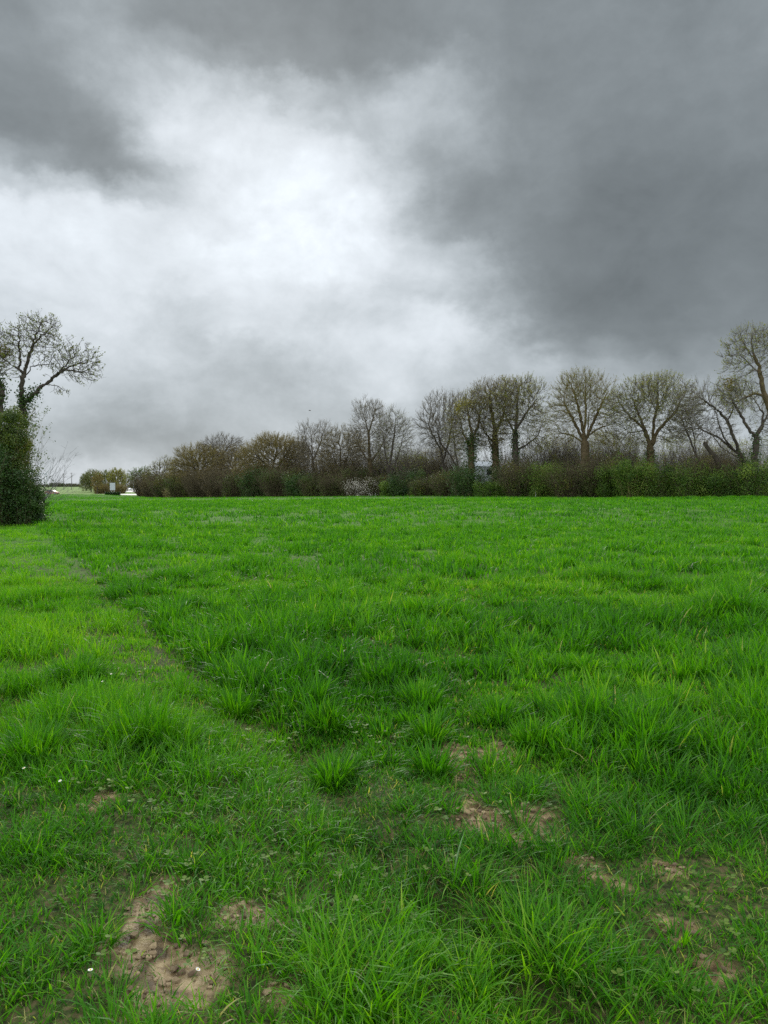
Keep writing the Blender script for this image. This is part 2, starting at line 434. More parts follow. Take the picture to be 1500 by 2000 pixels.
def ground_material():
    m, N, L = new_mat('field soil and sward')
    geo = N('ShaderNodeNewGeometry')
    def noise(scale, det):
        n = N('ShaderNodeTexNoise'); L(geo.outputs['Position'], n.inputs['Vector'])
        n.inputs['Scale'].default_value = scale; n.inputs['Detail'].default_value = det; return n.outputs[0]
    def ramp(f, stops):
        r = N('ShaderNodeValToRGB')
        while len(r.color_ramp.elements) < len(stops): r.color_ramp.elements.new(0.5)
        for e, (p, c) in zip(r.color_ramp.elements, stops): e.position = p
        for e, (p, c) in zip(r.color_ramp.elements, stops): e.color = (*c, 1)
        L(f, r.inputs[0]); return r.outputs[0]
    def mix(f, a, b):
        x = N('ShaderNodeMix'); x.data_type = 'RGBA'; L(f, x.inputs[0]); L(a, x.inputs[6]); L(b, x.inputs[7]); return x.outputs[2]
    def attr(k):
        a = N('ShaderNodeAttribute'); a.attribute_name = k; return a.outputs['Fac']
    soil = ramp(noise(14, 8), [(0.36, (0.050, 0.032, 0.015)), (0.5, (0.145, 0.098, 0.047)), (0.64, (0.27, 0.20, 0.105))])
    moss = ramp(noise(34, 8), [(0.38, (0.022, 0.026, 0.009)), (0.5, (0.040, 0.058, 0.012)), (0.62, (0.085, 0.066, 0.030))])
    far = ramp(noise(7, 9), [(0.36, (0.014, 0.036, 0.004)), (0.5, (0.034, 0.095, 0.004)), (0.64, (0.075, 0.185, 0.006))])
    pale = ramp(noise(0.02, 4), [(0.3, (0.115, 0.18, 0.045)), (0.7, (0.145, 0.195, 0.06))])
    c = mix(attr('bare'), moss, soil)
    c = mix(attr('bare'), moss, soil)
    c = mix(attr('far'), c, far)
    c = mix(attr('pale'), c, pale)
    b = N('ShaderNodeBsdfPrincipled'); L(c, b.inputs['Base Color'])
    rr = N('ShaderNodeMapRange'); L(attr('wet'), rr.inputs[0]); rr.inputs[3].default_value = 0.9; rr.inputs[4].default_value = 0.45
    L(rr.outputs[0], b.inputs['Roughness'])
    b.inputs['Specular IOR Level'].default_value = 0.12
    bp = N('ShaderNodeBump'); L(noise(55, 8), bp.inputs['Height']); bp.inputs['Strength'].default_value = 0.6; bp.inputs['Distance'].default_value = 0.02
    L(bp.outputs[0], b.inputs['Normal'])
    o = N('ShaderNodeOutputMaterial'); L(b.outputs[0], o.inputs[0])
    return m

def build_ground():
    xs = graded(-3500, 3500, 0.0, 0.022, 0.021)
    ys = graded(-600, 6000, 3.0, 0.022, 0.021)
    X, Y = np.meshgrid(xs, ys)
    x, y = X.ravel(), Y.ravel()
    z = gz(x, y)
    nx, ny = len(xs), len(ys)
    i = (np.arange(ny - 1)[:, None] * nx + np.arange(nx - 1)[None]).ravel()
    d = np.hypot(x, y)
    b = bare(x, y) * (d < 12)
    far = sstep(9, 22, d)
    pale = sstep(0, 10, y - hedge_y(x, y) - 6) * (y > 60) * sstep(480, 380, CX + F * x / np.maximum(y, 0.1))
    wx, wy = near_xy(330, 1880)
    wet = sstep(1.0, 0.2, np.hypot(x - wx, (y - wy) * 1.2)) * b
    o = mesh_obj('field_ground', np.c_[x, y, z], [np.c_[i, i + 1, i + 1 + nx, i + nx]], ground_material(), attrs={'bare': b, 'far': far, 'pale': pale, 'wet': wet})
    tag(o, 'soil and sward of the field running to the horizon', 'ground', kind='structure')
build_ground()

# ------------------------------------------------------------------ grass
TUFTS = [(460,1395,60,.13),(640,1430,55,.1),(820,1380,60,.13),(840,1450,50,.12),(848,1510,50,.13),(975,1410,65,.12),(1035,1460,50,.11),(1170,1425,55,.10),
         (650,1520,60,.13),(790,1330,55,.1),(1440,1215,110,.16),(1190,1140,60,.14),(920,1108,50,.14),(490,1108,45,.16),(350,1195,40,.12),
         (740,1340,80,.1),(1100,1310,120,.1),(1300,1395,60,.08),(1330,1110,60,.1),(600,1340,70,.08),(150,1340,90,.14),(170,1380,40,.12),(330,1480,90,.14),(60,1500,110,.13),
         (250,1480,80,.12),(560,1290,60,.06),(1480,1350,60,.1),(900,1850,240,.19),(1050,1900,200,.15),(1180,1850,80,.1),(650,1640,70,.1),(560,1690,60,.08),(340,1850,40,.08),(60,1700,120,.12),(700,1960,140,.12),(330,1720,110,.10),(1250,1960,120,.08),(1440,1550,90,.05),(850,1760,160,.08)]
_tuft = []
for px, row, rx, hh in TUFTS:
    x0, y0 = near_xy(px, row); _tuft.append((x0, y0, rx * y0 / F * 0.8, hh))

def sward(x, y):
    """blade length, tint and density of the sward at points"""
    s = field_side(x, y)
    crop = sstep(-0.1, 0.15, s)
    rough = sstep(4.7, 3.6, y + (fbm(x * 1.3, y * 1.3, 2, 8, 2) - 0.5) * 1.2)         # foreground: rough grass, not crop
    big = fbm(x * 0.35, y * 0.35, 3, 5, 77)
    mid = fbm(x * 1.4, y * 1.4, 3, 25, 7)
    fine = fbm(x * 3.2, y * 3.2, 2, 91, 47)
    h = crop * (0.075 + 0.19 * sstep(0.35, 0.65, mid) + 0.12 * sstep(0.45, 0.7, fine) + 0.10 * (big - 0.5)) + (1 - crop) * (0.07 + 0.20 * sstep(0.4, 0.68, mid) + 0.05 * sstep(0.4, 0.7, fine))
    h = h * (1 - rough) + rough * (0.05 + 0.09 * sstep(0.35, 0.7, mid) + 0.07 * sstep(0.45, 0.75, fine))
    lush = (1 - crop) * sstep(-1.3, -2.2, s) * sstep(4.5, 7, y); h = h + lush * (0.03 + 0.12 * sstep(0.4, 0.65, fine))
    tf = np.zeros(np.shape(x))
    for x0, y0, r, hh in _tuft:
        d2 = ((x - x0) ** 2 + (y - y0) ** 2) / (r * r)
        if r < 0.3: h = h * (1 - 0.25 * np.exp(-(np.sqrt(d2) - 1.35) ** 2 / 0.25))
        g = np.exp(-((x - x0) ** 2 + (y - y0) ** 2) / (r * r)); h = h + hh * g; tf = np.maximum(tf, g)
    h = h * (1 - 0.45 * np.exp(-((s + 0.05) / 0.16) ** 2) * (y < 30))
    tint = 0.42 + (fbm(x * 0.5, y * 0.5, 3, 61, 13) - 0.5) * (0.7 - 0.4 * sstep(7, 18, y)) + (mid - 0.5) * -0.25
    tint = tint - 0.14 * lush - 0.03 * tf + (1 - crop) * (0.08 + 0.08 * sstep(3.6, 5.0, y)) - 0.08 * rough
    streak = fbm(x * 0.06 + y * 0.02, y * 0.5, 2, 33, 71) - 0.5
    tint = tint + 0.28 * streak * sstep(12, 25, y); h = h * (1 + 0.5 * streak * sstep(12, 25, y))
    b = bare(x, y) * (y < 12)
    line = np.exp(-((s + 0.04) / 0.13) ** 2) * sstep(30, 10, y) * (y > 3.8)
    dens = (1 - 0.95 * b) * (1 - 0.5 * line)
    h = h * (1 - 0.3 * sstep(-0.75, -0.55, s) * sstep(0.0, -0.15, s) * (y > 4) * sstep(14, 8, y))
    h = h * (1 - 0.35 * b)
    h = h * (1 - 0.25 * sstep(7, 16, y)) + 0.03 * sstep(20, 60, y)
    return h, tint, dens, crop, rough, tf

def blade_mesh(P, Ln, W, phi, th, bend, tw, tint, K):
    n = len(P)
    V = np.empty((n, 2 * K + 1, 3), np.float32)
    side = np.stack([-np.sin(phi + tw), np.cos(phi + tw), np.zeros(n)], -1)
    pos = P.copy()
    prof = {1: [1.0], 2: [0.8, 0.95], 3: [0.7, 1.0, 0.75], 4: [0.7, 1.0, 0.9, 0.6]}[K]
    for k in range(K):
        V[:, 2 * k] = pos - side * (W * prof[k] / 2)[:, None]
        V[:, 2 * k + 1] = pos + side * (W * prof[k] / 2)[:, None]
        t = th + bend * (k + 0.3) / K
        pos = pos + (Ln / K)[:, None] * np.stack([np.cos(phi) * np.sin(t), np.sin(phi) * np.sin(t), np.cos(t)], -1)
    V[:, 2 * K] = pos
    base = (np.arange(n) * (2 * K + 1))[:, None]
    quads = np.concatenate([base + np.array([[2 * k, 2 * k + 1, 2 * k + 3, 2 * k + 2]]) for k in range(K - 1)]) if K > 1 else np.zeros((0, 4), int)
    tris = base + np.array([[2 * K - 2, 2 * K - 1, 2 * K]])
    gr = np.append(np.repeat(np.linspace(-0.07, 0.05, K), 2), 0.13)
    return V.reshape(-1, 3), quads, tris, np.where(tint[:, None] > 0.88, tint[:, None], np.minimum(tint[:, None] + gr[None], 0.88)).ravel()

def scatter(y0, y1, dens, nb, wid, K, spread, hmul=1.0, minlen=0.05, carpet=False):
    """plants in the wedge in front of the camera between two distances; each plant is a bunch of blades"""
    half = lambda v: 0.60 * v + 2.2
    area = (half(y0) + half(y1)) * (y1 - y0)
    n = int(area * dens)
    y = rng.uniform(y0, y1, int(n * 1.6)); keep = rng.random(len(y)) < half(y) / half(y1); y = y[keep]
    x = rng.uniform(-1, 1, len(y)) * half(y)
    ok = y < hedge_y(x, y) - 1.0
    x, y = x[ok], y[ok]
    h, tint, de, crop, rough, tf = sward(x, y)
    if carpet: h = 0.045 + 0.18 * h; tint = tint - 0.04; de = 0.3 + 0.7 * de
    keep = rng.random(len(x)) < de * (0.75 + 0.6 * tf)
    x, y, h, tint, crop, rough, tf = [a[keep] for a in (x, y, h, tint, crop, rough, tf)]
    ptint = tint + rng.normal(0, 0.10, len(x))
    cnt = np.maximum(1, rng.poisson(nb, len(x)))
    i = np.repeat(np.arange(len(x)), cnt); m = len(i)
    a = rng.uniform(0, 2 * math.pi, m); r = spread * np.sqrt(rng.random(m)) * (1 - 0.3 * tf[i])
    X, Y = x[i] + r * np.cos(a), y[i] + r * np.sin(a)
    Z = gz(X, Y) - 0.008
    L = np.maximum(h[i] * rng.uniform(0.5, 1.15, m) * hmul, minlen)
    phi = a + rng.normal(0, 0.7, m)
    arch = rng.random(m) < (0.25 + 0.3 * rough[i])
    th = np.abs(rng.normal(0.10, 0.16, m)) + 0.25 * r / spread + 0.15 * rough[i]
    bend = np.where(arch, rng.uniform(0.8, 2.0, m), rng.uniform(0.1, 0.6, m))
    L = np.where(arch, L * 1.15, L)
    W = wid * rng.uniform(0.6, 1.3, m) * (0.75 + 0.5 * crop[i] * (1 - rough[i]))
    W = np.minimum(W, 0.22 * L)
    dry = rng.random(m) < (0.13 if carpet else 0.003 + 0.008 * rough[i]) * (y0 < 12)
    T = np.where(dry, rng.uniform(0.9, 1.0, m), np.clip(ptint[i] + rng.normal(0, 0.13, m), 0.02, 0.86))
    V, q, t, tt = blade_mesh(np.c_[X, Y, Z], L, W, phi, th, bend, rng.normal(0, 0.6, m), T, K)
    return V, q, t, tt, crop[i] > 0.5

def tuft_blades():
    out = []
    for x0, y0, r, hh in _tuft:
        if r > 0.32 or y0 > 9 or y0 < 3.9: continue
        n = int(260 * (r / 0.2))
        a = rng.uniform(0, 2 * math.pi, n); q = np.sqrt(rng.random(n))
        lump = 0.75 + 0.5 * vn(np.cos(a) * 1.5 + x0 * 9, np.sin(a) * 1.5 + y0 * 9)
        X, Y = x0 + np.cos(a) * q * r * 0.62 * lump, y0 + np.sin(a) * q * r * 0.55 * lump
        L = (0.13 + hh) * rng.uniform(0.6, 1.15, n) * (1.05 - 0.3 * q)
        th = q * rng.uniform(0.25, 0.75, n) + np.abs(rng.normal(0, 0.08, n))
        T = np.clip(0.38 + rng.normal(0, 0.13, n) + rng.normal(0, 0.06), 0, 0.8)
        V, qq, t, tt = blade_mesh(np.c_[X, Y, gz(X, Y) - 0.01], L, 0.009 * rng.uniform(0.7, 1.3, n), a + rng.normal(0, 0.3, n), th, np.where(rng.random(n) < 0.35, rng.uniform(0.7, 1.9, n), rng.uniform(0.1, 0.6, n)), rng.normal(0, 0.5, n), T, 4)
        out.append((V, qq, t, tt))
    return out

def merge_build(name, parts, mat):
    Vs, qs, ts, tt, n = [], [], [], [], 0
    for V, q, t, a in parts:
        Vs.append(V); qs.append(q + n); ts.append(t + n); tt.append(a); n += len(V)
    qs = [q for q in qs if len(q)]
    return mesh_obj(name, np.concatenate(Vs), ([np.concatenate(qs)] if qs else []) + [np.concatenate(ts)], mat, attrs={'tint': np.concatenate(tt)})

def split_side(res, K):
    V, q, t, tt, crop = res
    k = 2 * K + 1
    out = []
    for sel in (crop, ~crop):
        vi = V.reshape(-1, k, 3)[sel].reshape(-1, 3); n = int(sel.sum())
        base = (np.arange(n) * k)[:, None]
        qq = np.concatenate([base + np.array([[2 * j, 2 * j + 1, 2 * j + 3, 2 * j + 2]]) for j in range(K - 1)]) if K > 1 else np.zeros((0, 4), int)
        out.append((vi, qq, base + np.array([[2 * K - 2, 2 * K - 1, 2 * K]]), tt.reshape(-1, k)[sel].ravel()))
    return out

crop_parts, verge_parts = [], []
for (y0, y1, dens, nb, wid, K, spr, carpet) in (
        (1.5, 6.0, 170, 17, 0.0082, 4, 0.055, False),
        (1.5, 6.0, 650, 6, 0.0048, 3, 0.05, True),
        (6.0, 13.0, 75, 16, 0.0110, 3, 0.075, False),
        (6.0, 13.0, 180, 6, 0.009, 2, 0.09, True),
        (13.0, 30.0, 26, 11, 0.020, 2, 0.14, False),
        (30.0, 75.0, 5.5, 11, 0.045, 2, 0.33, False),
        (75.0, 240.0, 0.7, 9, 0.16, 1, 0.9, False)):
    c, v = split_side(scatter(y0, y1, dens, nb, wid, K, spr, carpet=carpet, minlen=0.03 if carpet else 0.05), K)
    crop_parts.append(c); verge_parts.append(v)
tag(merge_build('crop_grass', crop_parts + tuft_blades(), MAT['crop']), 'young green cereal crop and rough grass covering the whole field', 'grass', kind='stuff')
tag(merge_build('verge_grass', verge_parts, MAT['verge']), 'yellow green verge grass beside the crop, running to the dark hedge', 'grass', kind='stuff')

def build_clods():
    n = 3600
    x = rng.uniform(-2.6, 3.0, n * 10); y = rng.uniform(1.8, 6.6, n * 10)
    b = bare(x, y); k = rng.random(len(x)) < b ** 1.5
    x, y = x[k][:n], y[k][:n]; m = len(x)
    r = 0.003 + 0.013 * rng.random(m) ** 3
    z = gz(x, y) + r * 0.3
    ico = np.array([(0, 0, 1), (.89, 0, .45), (.28, .85, .45), (-.72, .53, .45), (-.72, -.53, .45), (.28, -.85, .45), (.72, .53, -.45), (-.28, .85, -.45), (-.89, 0, -.45), (-.28, -.85, -.45), (.72, -.53, -.45), (0, 0, -1)])
    f = np.array([(0,1,2),(0,2,3),(0,3,4),(0,4,5),(0,5,1),(1,6,2),(2,7,3),(3,8,4),(4,9,5),(5,10,1),(2,6,7),(3,7,8),(4,8,9),(5,9,10),(1,10,6),(6,11,7),(7,11,8),(8,11,9),(9,11,10),(10,11,6)])
    V = ico[None] * (rng.uniform(0.65, 1.25, (m, 12, 1))) * r[:, None, None] * rng.uniform(0.6, 1.4, (m, 1, 3)) * np.array((1, 1, 0.7))
    V = V + np.c_[x, y, z][:, None]
    ff = (f[None] + (np.arange(m) * 12)[:, None, None]).reshape(-1, 3)
    mt, N, L = new_mat('dry soil clods')
    at = N('ShaderNodeAttribute'); at.attribute_name = 'tint'
    rp = N('ShaderNodeValToRGB'); L(at.outputs['Fac'], rp.inputs[0])
    rp.color_ramp.elements[0].color = (0.085, 0.052, 0.026, 1); rp.color_ramp.elements[1].color = (0.29, 0.21, 0.115, 1)
    bs = N('ShaderNodeBsdfPrincipled'); L(rp.outputs[0], bs.inputs['Base Color']); bs.inputs['Roughness'].default_value = 0.9
    ou = N('ShaderNodeOutputMaterial'); L(bs.outputs[0], ou.inputs[0])
    o = mesh_obj('soil_clods', V.reshape(-1, 3), [ff], mt, attrs={'tint': np.repeat(rng.random(m), 12)}, smooth=False)
    tag(o, 'crumbly brown soil clods lying in the bare patches', 'soil', kind='stuff')
build_clods()

# ------------------------------------------------------------------ woody plants
def frusta(P0, P1, R0, R1, T0, T1, sides):
    n = len(P0)
    def ring(P, R, T):
        ref = np.where(np.abs(T[:, :1]) < 0.85, np.array([[1.0, 0, 0]]), np.array([[0, 1.0, 0]]))
        a = unit(np.cross(T, ref)); b = np.cross(T, a)
        w = np.arange(sides) * 2 * math.pi / sides
        return P[:, None] + R[:, None, None] * (a[:, None] * np.cos(w)[None, :, None] + b[:, None] * np.sin(w)[None, :, None])
    V = np.concatenate([ring(P0, R0, T0), ring(P1, R1, T1)], 1)
    j = np.arange(sides); jn = (j + 1) % sides
    q = np.stack([j, jn, jn + sides, j + sides], -1)
    F_ = (q[None] + (np.arange(n) * 2 * sides)[:, None, None]).reshape(-1, 4)
    return V.reshape(-1, 3), F_

def leaves(C, size, D=None, aspect=0.6, Nn=None):
    n = len(C)
    if Nn is not None:
        w = unit(Nn + rng.normal(size=(n, 3)) * 0.45)
        u = unit(np.cross(w, rng.normal(size=(n, 3)))); v = np.cross(w, u)
    else:
        u = unit(rng.normal(size=(n, 3)) if D is None else D + rng.normal(size=(n, 3)) * 0.6)
        v = unit(np.cross(u, rng.normal(size=(n, 3))))
    s = size * rng.uniform(0.6, 1.35, n)
    a, b = u * (s / 2)[:, None], v * (s * aspect / 2)[:, None]
    V = np.stack([C - a, C + b - a * 0.1, C + a, C - b - a * 0.1], 1)
    return V.reshape(-1, 3), np.arange(n * 4).reshape(n, 4)

def colonize(att, pos, par, step, infl, kill, iters=160, up=0.06):
    pos = [np.asarray(p, float) for p in pos]; par = list(par)
    P = np.array(pos)
    d = np.linalg.norm(att[:, None] - P[None], axis=-1)
    ni = d.argmin(1); nd = d.min(1)
    alive = nd > kill
    kids = np.zeros(len(P), int)
    for it in range(iters):
        act = alive & (nd < infl)
        if not act.any():
            if not alive.any() or it > 60: break
            infl *= 1.4; continue
        idx = ni[act]
        acc = np.zeros((len(P), 3)); np.add.at(acc, idx, unit(att[act] - P[idx]))
        g = np.unique(idx)
        g = g[kids[g] < 3]
        if len(g) == 0: break
        dr = unit(unit(acc[g]) + np.array((0, 0, up)) + rng.normal(0, 0.14, (len(g), 3)))
        new = P[g] + dr * step
        kids[g] += 1
        base = len(P)
        P = np.concatenate([P, new]); par += list(g); kids = np.concatenate([kids, np.zeros(len(g), int)])
        dn = np.linalg.norm(att[:, None] - new[None], axis=-1)
        m = dn.min(1); a = dn.argmin(1) + base
        better = m < nd
        nd = np.where(better, m, nd); ni = np.where(better, a, ni)
        alive &= nd > kill
    return P, np.array(par)

def resample(poly, step):
    poly = np.asarray(poly, float); out = [poly[0]]
    for a, b in zip(poly[:-1], poly[1:]):
        n = max(1, int(round(np.linalg.norm(b - a) / step)))
        out += [a + (b - a) * (i + 1) / n for i in range(n)]
    return out

def tree(name, label, Y, base, limbs, crowns, r_trunk, natt=700, step=0.30, kill=0.42, infl=3.0, twigs=3.0, twig_len=0.6, tip=0.013,
         bark='bark', twigmat='twig_grey', bud='bud', nbud=2.0, bud_size=0.11, tint=0.5, group=None, ivy=None, extra=(), cat='tree', depth=0.8, up=0.06):
    """base: photo column of the trunk's foot. limbs: photo polylines of trunk and main limbs, the first starts at the foot;
    crowns: photo ellipses (column, row, half width, half height) filled by branching; ivy: (row from, row to, radius) on the trunk"""
    foot = pt(base, 960, Y); foot[2] = gz(foot[0], foot[1], False)
    sc = Y / F
    pos, par = [], []
    for k, poly in enumerate(limbs):
        dy = 0.0 if k == 0 else rng.normal(0, 0.25)
        W = [pt(c, r, Y) for c, r in poly]
        if k == 0:
            W[0] = foot - np.array((0, 0, 0.3))
        else:
            ln = np.cumsum([0] + [np.linalg.norm(b - a) for a, b in zip(W[:-1], W[1:])])
            for i in range(len(W)): W[i] = W[i] + np.array((0, dy * ln[i], 0))
        W = resample(W, step)
        if k == 0:
            st = 0; p0 = -1
        else:
            A = np.array(pos); p0 = int(np.linalg.norm(A - W[0], axis=1).argmin()); st = 1
        for w in W[st:]:
            pos.append(w + rng.normal(0, 0.03, 3) * (len(pos) > 2)); par.append(p0); p0 = len(pos) - 1
    att = []
    tot = sum(c[2] * c[3] for c in crowns)
    if Y > 50: natt = int(natt * 7.0); kill *= 0.92; twigs *= 1.1; twig_len *= 1.4; nbud *= 1.25; tint += 0.18; bud_size *= 0.92; bud_size *= 0.85; tip *= 1.12
    for (c, r, a, b) in crowns:
        if 50 < Y < 150: a *= 1.1
        n = max(8, int(natt * a * b / tot))
        u = unit(rng.normal(size=(n, 3)))
        rag = 0.93 + 0.5 * (fbm(np.arctan2(u[:, 0], u[:, 1]) * 2.6 + c, u[:, 2] * 3.2 + r, 2) - 0.5) * 2
        rag = np.clip(rag, 0.72, 1.08)
        g = u * (rag * rng.random(n) ** 0.5)[:, None]
        ctr = pt(c, r, Y)
        att.append(ctr + g * np.array((a * sc, a * sc * depth, b * sc)))
    att = np.concatenate(att)
    P, par = colonize(att, pos, par, step, infl, kill, up=up)
    n = len(P)
    rp = np.zeros(n); has = np.zeros(n, bool); e = 2.2
    for i in range(n - 1, -1, -1):
        if not has[i]: rp[i] = 1.0
        if par[i] >= 0: rp[par[i]] += rp[i]; has[par[i]] = True
    r = rp ** (1 / e)
    g = math.log(r_trunk / tip) / math.log(max(r[0], 2.0))
    r = tip * r ** g
    r = tip + (r - tip) * (r / r[0]) ** 0.22
    main = np.full(n, -1); best = np.zeros(n)
    for i in range(1, n):
        p = par[i]
        if p >= 0 and r[i] > best[p]: best[p] = r[i]; main[p] = i
    T = np.zeros((n, 3))
    has_p = par >= 0
    T[has_p] = unit(P[has_p] - P[par[has_p]])
    T[~has_p] = (0, 0, 1)
    mm = main >= 0
    T[mm] = unit(T[mm] + unit(P[main[mm]] - P[mm]))
    c = np.where(has_p)[0]; p = par[c]
    ism = main[p] == c
    R0 = np.where(ism, r[p], r[c]); T0 = np.where(ism[:, None], T[p], unit(P[c] - P[p]))
    # flare at the foot
    R0 = R0 * np.where(p == 0, 1.5, 1.0)
    thick = R0 > 0.28 * r_trunk
    root = thing(name, label, cat, foot, group)
    V, q = frusta(P[p][thick], P[c][thick], R0[thick], r[c][thick], T0[thick], T[c][thick], 8)
    mesh_obj('trunk', V, [q], MAT[bark], root, origin=foot)
    V, q = frusta(P[p][~thick], P[c][~thick], R0[~thick], r[c][~thick], T0[~thick], T[c][~thick], 4)
    # twigs from thin wood
    thin = np.where(r < tip * 2.6)[0]
    k = rng.poisson(twigs, len(thin)); ii = np.repeat(thin, k); m = len(ii)
    ctr = att.mean(0)
    outd = unit(P[ii] - ctr)
    D = unit(T[ii] * 0.6 + outd * 0.8 + np.array((0, 0, 0.35 + up)) + rng.normal(0, 0.38, (m, 3)))
    l = twig_len * rng.uniform(0.4, 1.2, m)
    A = P[ii]; B = A + D * (l * 0.55)[:, None]
    D2 = unit(D + rng.normal(0, 0.25, (m, 3)) + np.array((0, 0, 0.25)))
    C = B + D2 * (l * 0.45)[:, None]
    V2, q2 = frusta(A, B, np.full(m, tip * 0.6), np.full(m, tip * 0.45), D, D, 3)
    V3, q3 = frusta(B, C, np.full(m, tip * 0.45), np.full(m, tip * 0.2), D, D2, 3)
    VV = np.concatenate([V, V2, V3]); QQ = np.concatenate([q, q2 + len(V), q3 + len(V) + len(V2)])
    mesh_obj('crown', VV, [QQ], MAT[twigmat], root, origin=foot)
    if nbud > 0:
        k = rng.poisson(nbud, m); jj = np.repeat(np.arange(m), k)
        t = rng.random((len(jj), 1)) ** 0.5
        Cc = B[jj] * (1 - t) + C[jj] * t + rng.normal(0, bud_size * 0.35, (len(jj), 3))
        V, q = leaves(Cc, bud_size, D2[jj])
        mesh_obj('foliage', V, [q], MAT[bud], root, attrs={'tint': np.repeat(np.clip(tint + rng.normal(0, 0.25, len(jj)), 0, 1), 4)}, origin=foot)
    for (c0, r0, rx, ry, mat, cnt, size) in extra:           # a clump of its own colour in the crown
        g = unit(rng.normal(size=(cnt, 3))) * (rng.random(cnt) ** 0.45)[:, None]
        Cc = pt(c0, r0, Y) + g * np.array((rx * sc, rx * sc, ry * sc))
        V, q = leaves(Cc, size)
        mesh_obj('leaves', V, [q], MAT[mat], root, attrs={'tint': np.repeat(rng.random(cnt), 4)}, origin=foot)
    if ivy:
        z0, z1, rad, cnt = ivy
        sel = np.where((P[:, 2] > pt(base, z0, Y)[2]) & (P[:, 2] < pt(base, z1, Y)[2]) & (r > 0.42 * r_trunk))[0]
        if len(sel):
            ii = rng.choice(sel, cnt)
            g = rng.normal(size=(cnt, 3)) * np.array((1, 1, 1.0)) * rad * 0.6
            V, q = leaves(P[ii] + g + np.array((0, 0, 0.2)) * rng.normal(size=(cnt, 1)), max(0.16 * Y / 90, 0.085), None, 0.9)
            mesh_obj('ivy', V, [q], MAT['leaf_dark'], root, attrs={'tint': np.repeat(rng.random(cnt), 4)}, origin=foot)
    return root

def bush(name, label, Y, col, top, half, n_stem=260, n_leaf=5000, stem='twig_brown', leaf='leaf_green', size=0.13, tint=0.45, depth=1.8, group=None,
         lobes=7, stem_r=0.014, cat='bush', leaf_low=0.0, lean=0.0, spread=0.35, lobe_top=0.74, fan=0.22, shoot=0.12, loose=0.2, fill=0.55):
    """a shrub whose foot is at photo column col; top is the photo row of its top, half its half width in photo pixels"""
    foot = pt(col, 960, Y); foot[2] = gz(foot[0], foot[1], False)
    hgt = pt(col, top, Y)[2] - foot[2]; hw = half * Y / F
    root = thing(name, label, cat, foot, group)
    # stems
    n = n_stem
    b = np.c_[rng.uniform(-1, 1, n) * hw * 0.75, rng.uniform(-1, 1, n) * depth * 0.6, np.zeros(n)]
    D = unit(np.c_[b[:, 0] / hw * spread + lean + rng.normal(0, fan, n), b[:, 1] / depth * spread + rng.normal(0, fan, n), np.ones(n)])
    l = hgt * rng.uniform(0.55, 1.08, n) * np.sqrt(np.clip(1 - (b[:, 0] / hw) ** 2 * 0.55, 0.1, 1))
    K = 5; pos = b.copy(); segs = []
    P0s, P1s, R0s, R1s, T0s, T1s = [], [], [], [], [], []
    prevT = D
    nodes = []
    for k in range(K):
        nd = unit(prevT + rng.normal(0, 0.13, (n, 3)))
        q = pos + nd * (l / K)[:, None]
        P0s.append(pos); P1s.append(q); R0s.append(np.full(n, stem_r * (1 - 0.75 * k / K))); R1s.append(np.full(n, stem_r * (1 - 0.75 * (k + 1) / K)))
        T0s.append(prevT); T1s.append(nd)
        nodes.append((q, nd))
        pos, prevT = q, nd
    # side shoots
    for k in range(1, K):
        q, nd = nodes[k]
        for rep in range(4):
            d2 = unit(nd + rng.normal(0, 0.7, (n, 3)) + np.array((0, 0, 0.2)))
            s = q - nd * (rng.random((n, 1)) * (l / K)[:, None])
            ll = (0.15 + shoot * hgt) * rng.uniform(0.3, 1.1, n)
            e = s + d2 * ll[:, None]
            P0s.append(s); P1s.append(e); R0s.append(np.full(n, stem_r * 0.45)); R1s.append(np.full(n, stem_r * 0.15)); T0s.append(d2); T1s.append(d2)
            nodes.append((e, d2))
    P0, P1 = np.concatenate(P0s), np.concatenate(P1s)
    V, qf = frusta(P0, P1, np.concatenate(R0s), np.concatenate(R1s), np.concatenate(T0s), np.concatenate(T1s), 3)
    mesh_obj('stems', V, [qf], MAT[stem], root)
    if n_leaf:
        # leaf clumps: lobes over the body
        lc = np.c_[rng.uniform(-0.92, 0.92, lobes) * hw, rng.uniform(-0.7, 0.7, lobes) * depth, rng.uniform(0.06, lobe_top, lobes) * hgt]
        lr = rng.uniform(0.16, 0.36, lobes) * min(hgt, hw * 1.4)
        lt = rng.normal(0, 0.26, lobes)
        m1 = int(n_leaf * min(0.62, 0.9 - loose))
        k = rng.integers(0, lobes, m1)
        g = unit(rng.normal(size=(m1, 3)))
        C = lc[k] + g * (rng.random(m1) ** 0.33 * lr[k] * 1.1)[:, None]; tn = lt[k]; Nn = g + np.array((0, 0, 0.35))
        m2 = int(n_leaf * loose); m3 = n_leaf - m1 - m2
        allp = np.concatenate([a for a, _ in nodes]); j = rng.integers(0, len(allp), m2)
        C3 = np.c_[rng.uniform(-1, 1, m3) * hw, rng.normal(0, 0.6, m3) * depth, rng.random(m3) ** (1.5 if fill < 0.8 else 0.9) * hgt * fill]
        C = np.concatenate([C, allp[j] + rng.normal(0, size * 0.6, (m2, 3)), C3]); tn = np.concatenate([tn, np.zeros(m2), np.full(m3, -0.1)])
        Nn = np.concatenate([Nn, rng.normal(size=(m2 + m3, 3)) + np.array((0, -0.3, 0.4))])
        ok = (C[:, 2] > 0.02) & (C[:, 2] < hgt * 1.05); C, tn, Nn = C[ok], tn[ok], Nn[ok]
        V, q = leaves(C, size, Nn=Nn)
        t = np.clip(tint + tn + rng.normal(0, 0.14, len(C)), 0, 1)
        mesh_obj('foliage', V, [q], MAT[leaf], root, attrs={'tint': np.repeat(t, 4)})
    return root

HT = 'trees along the far hedgerow'
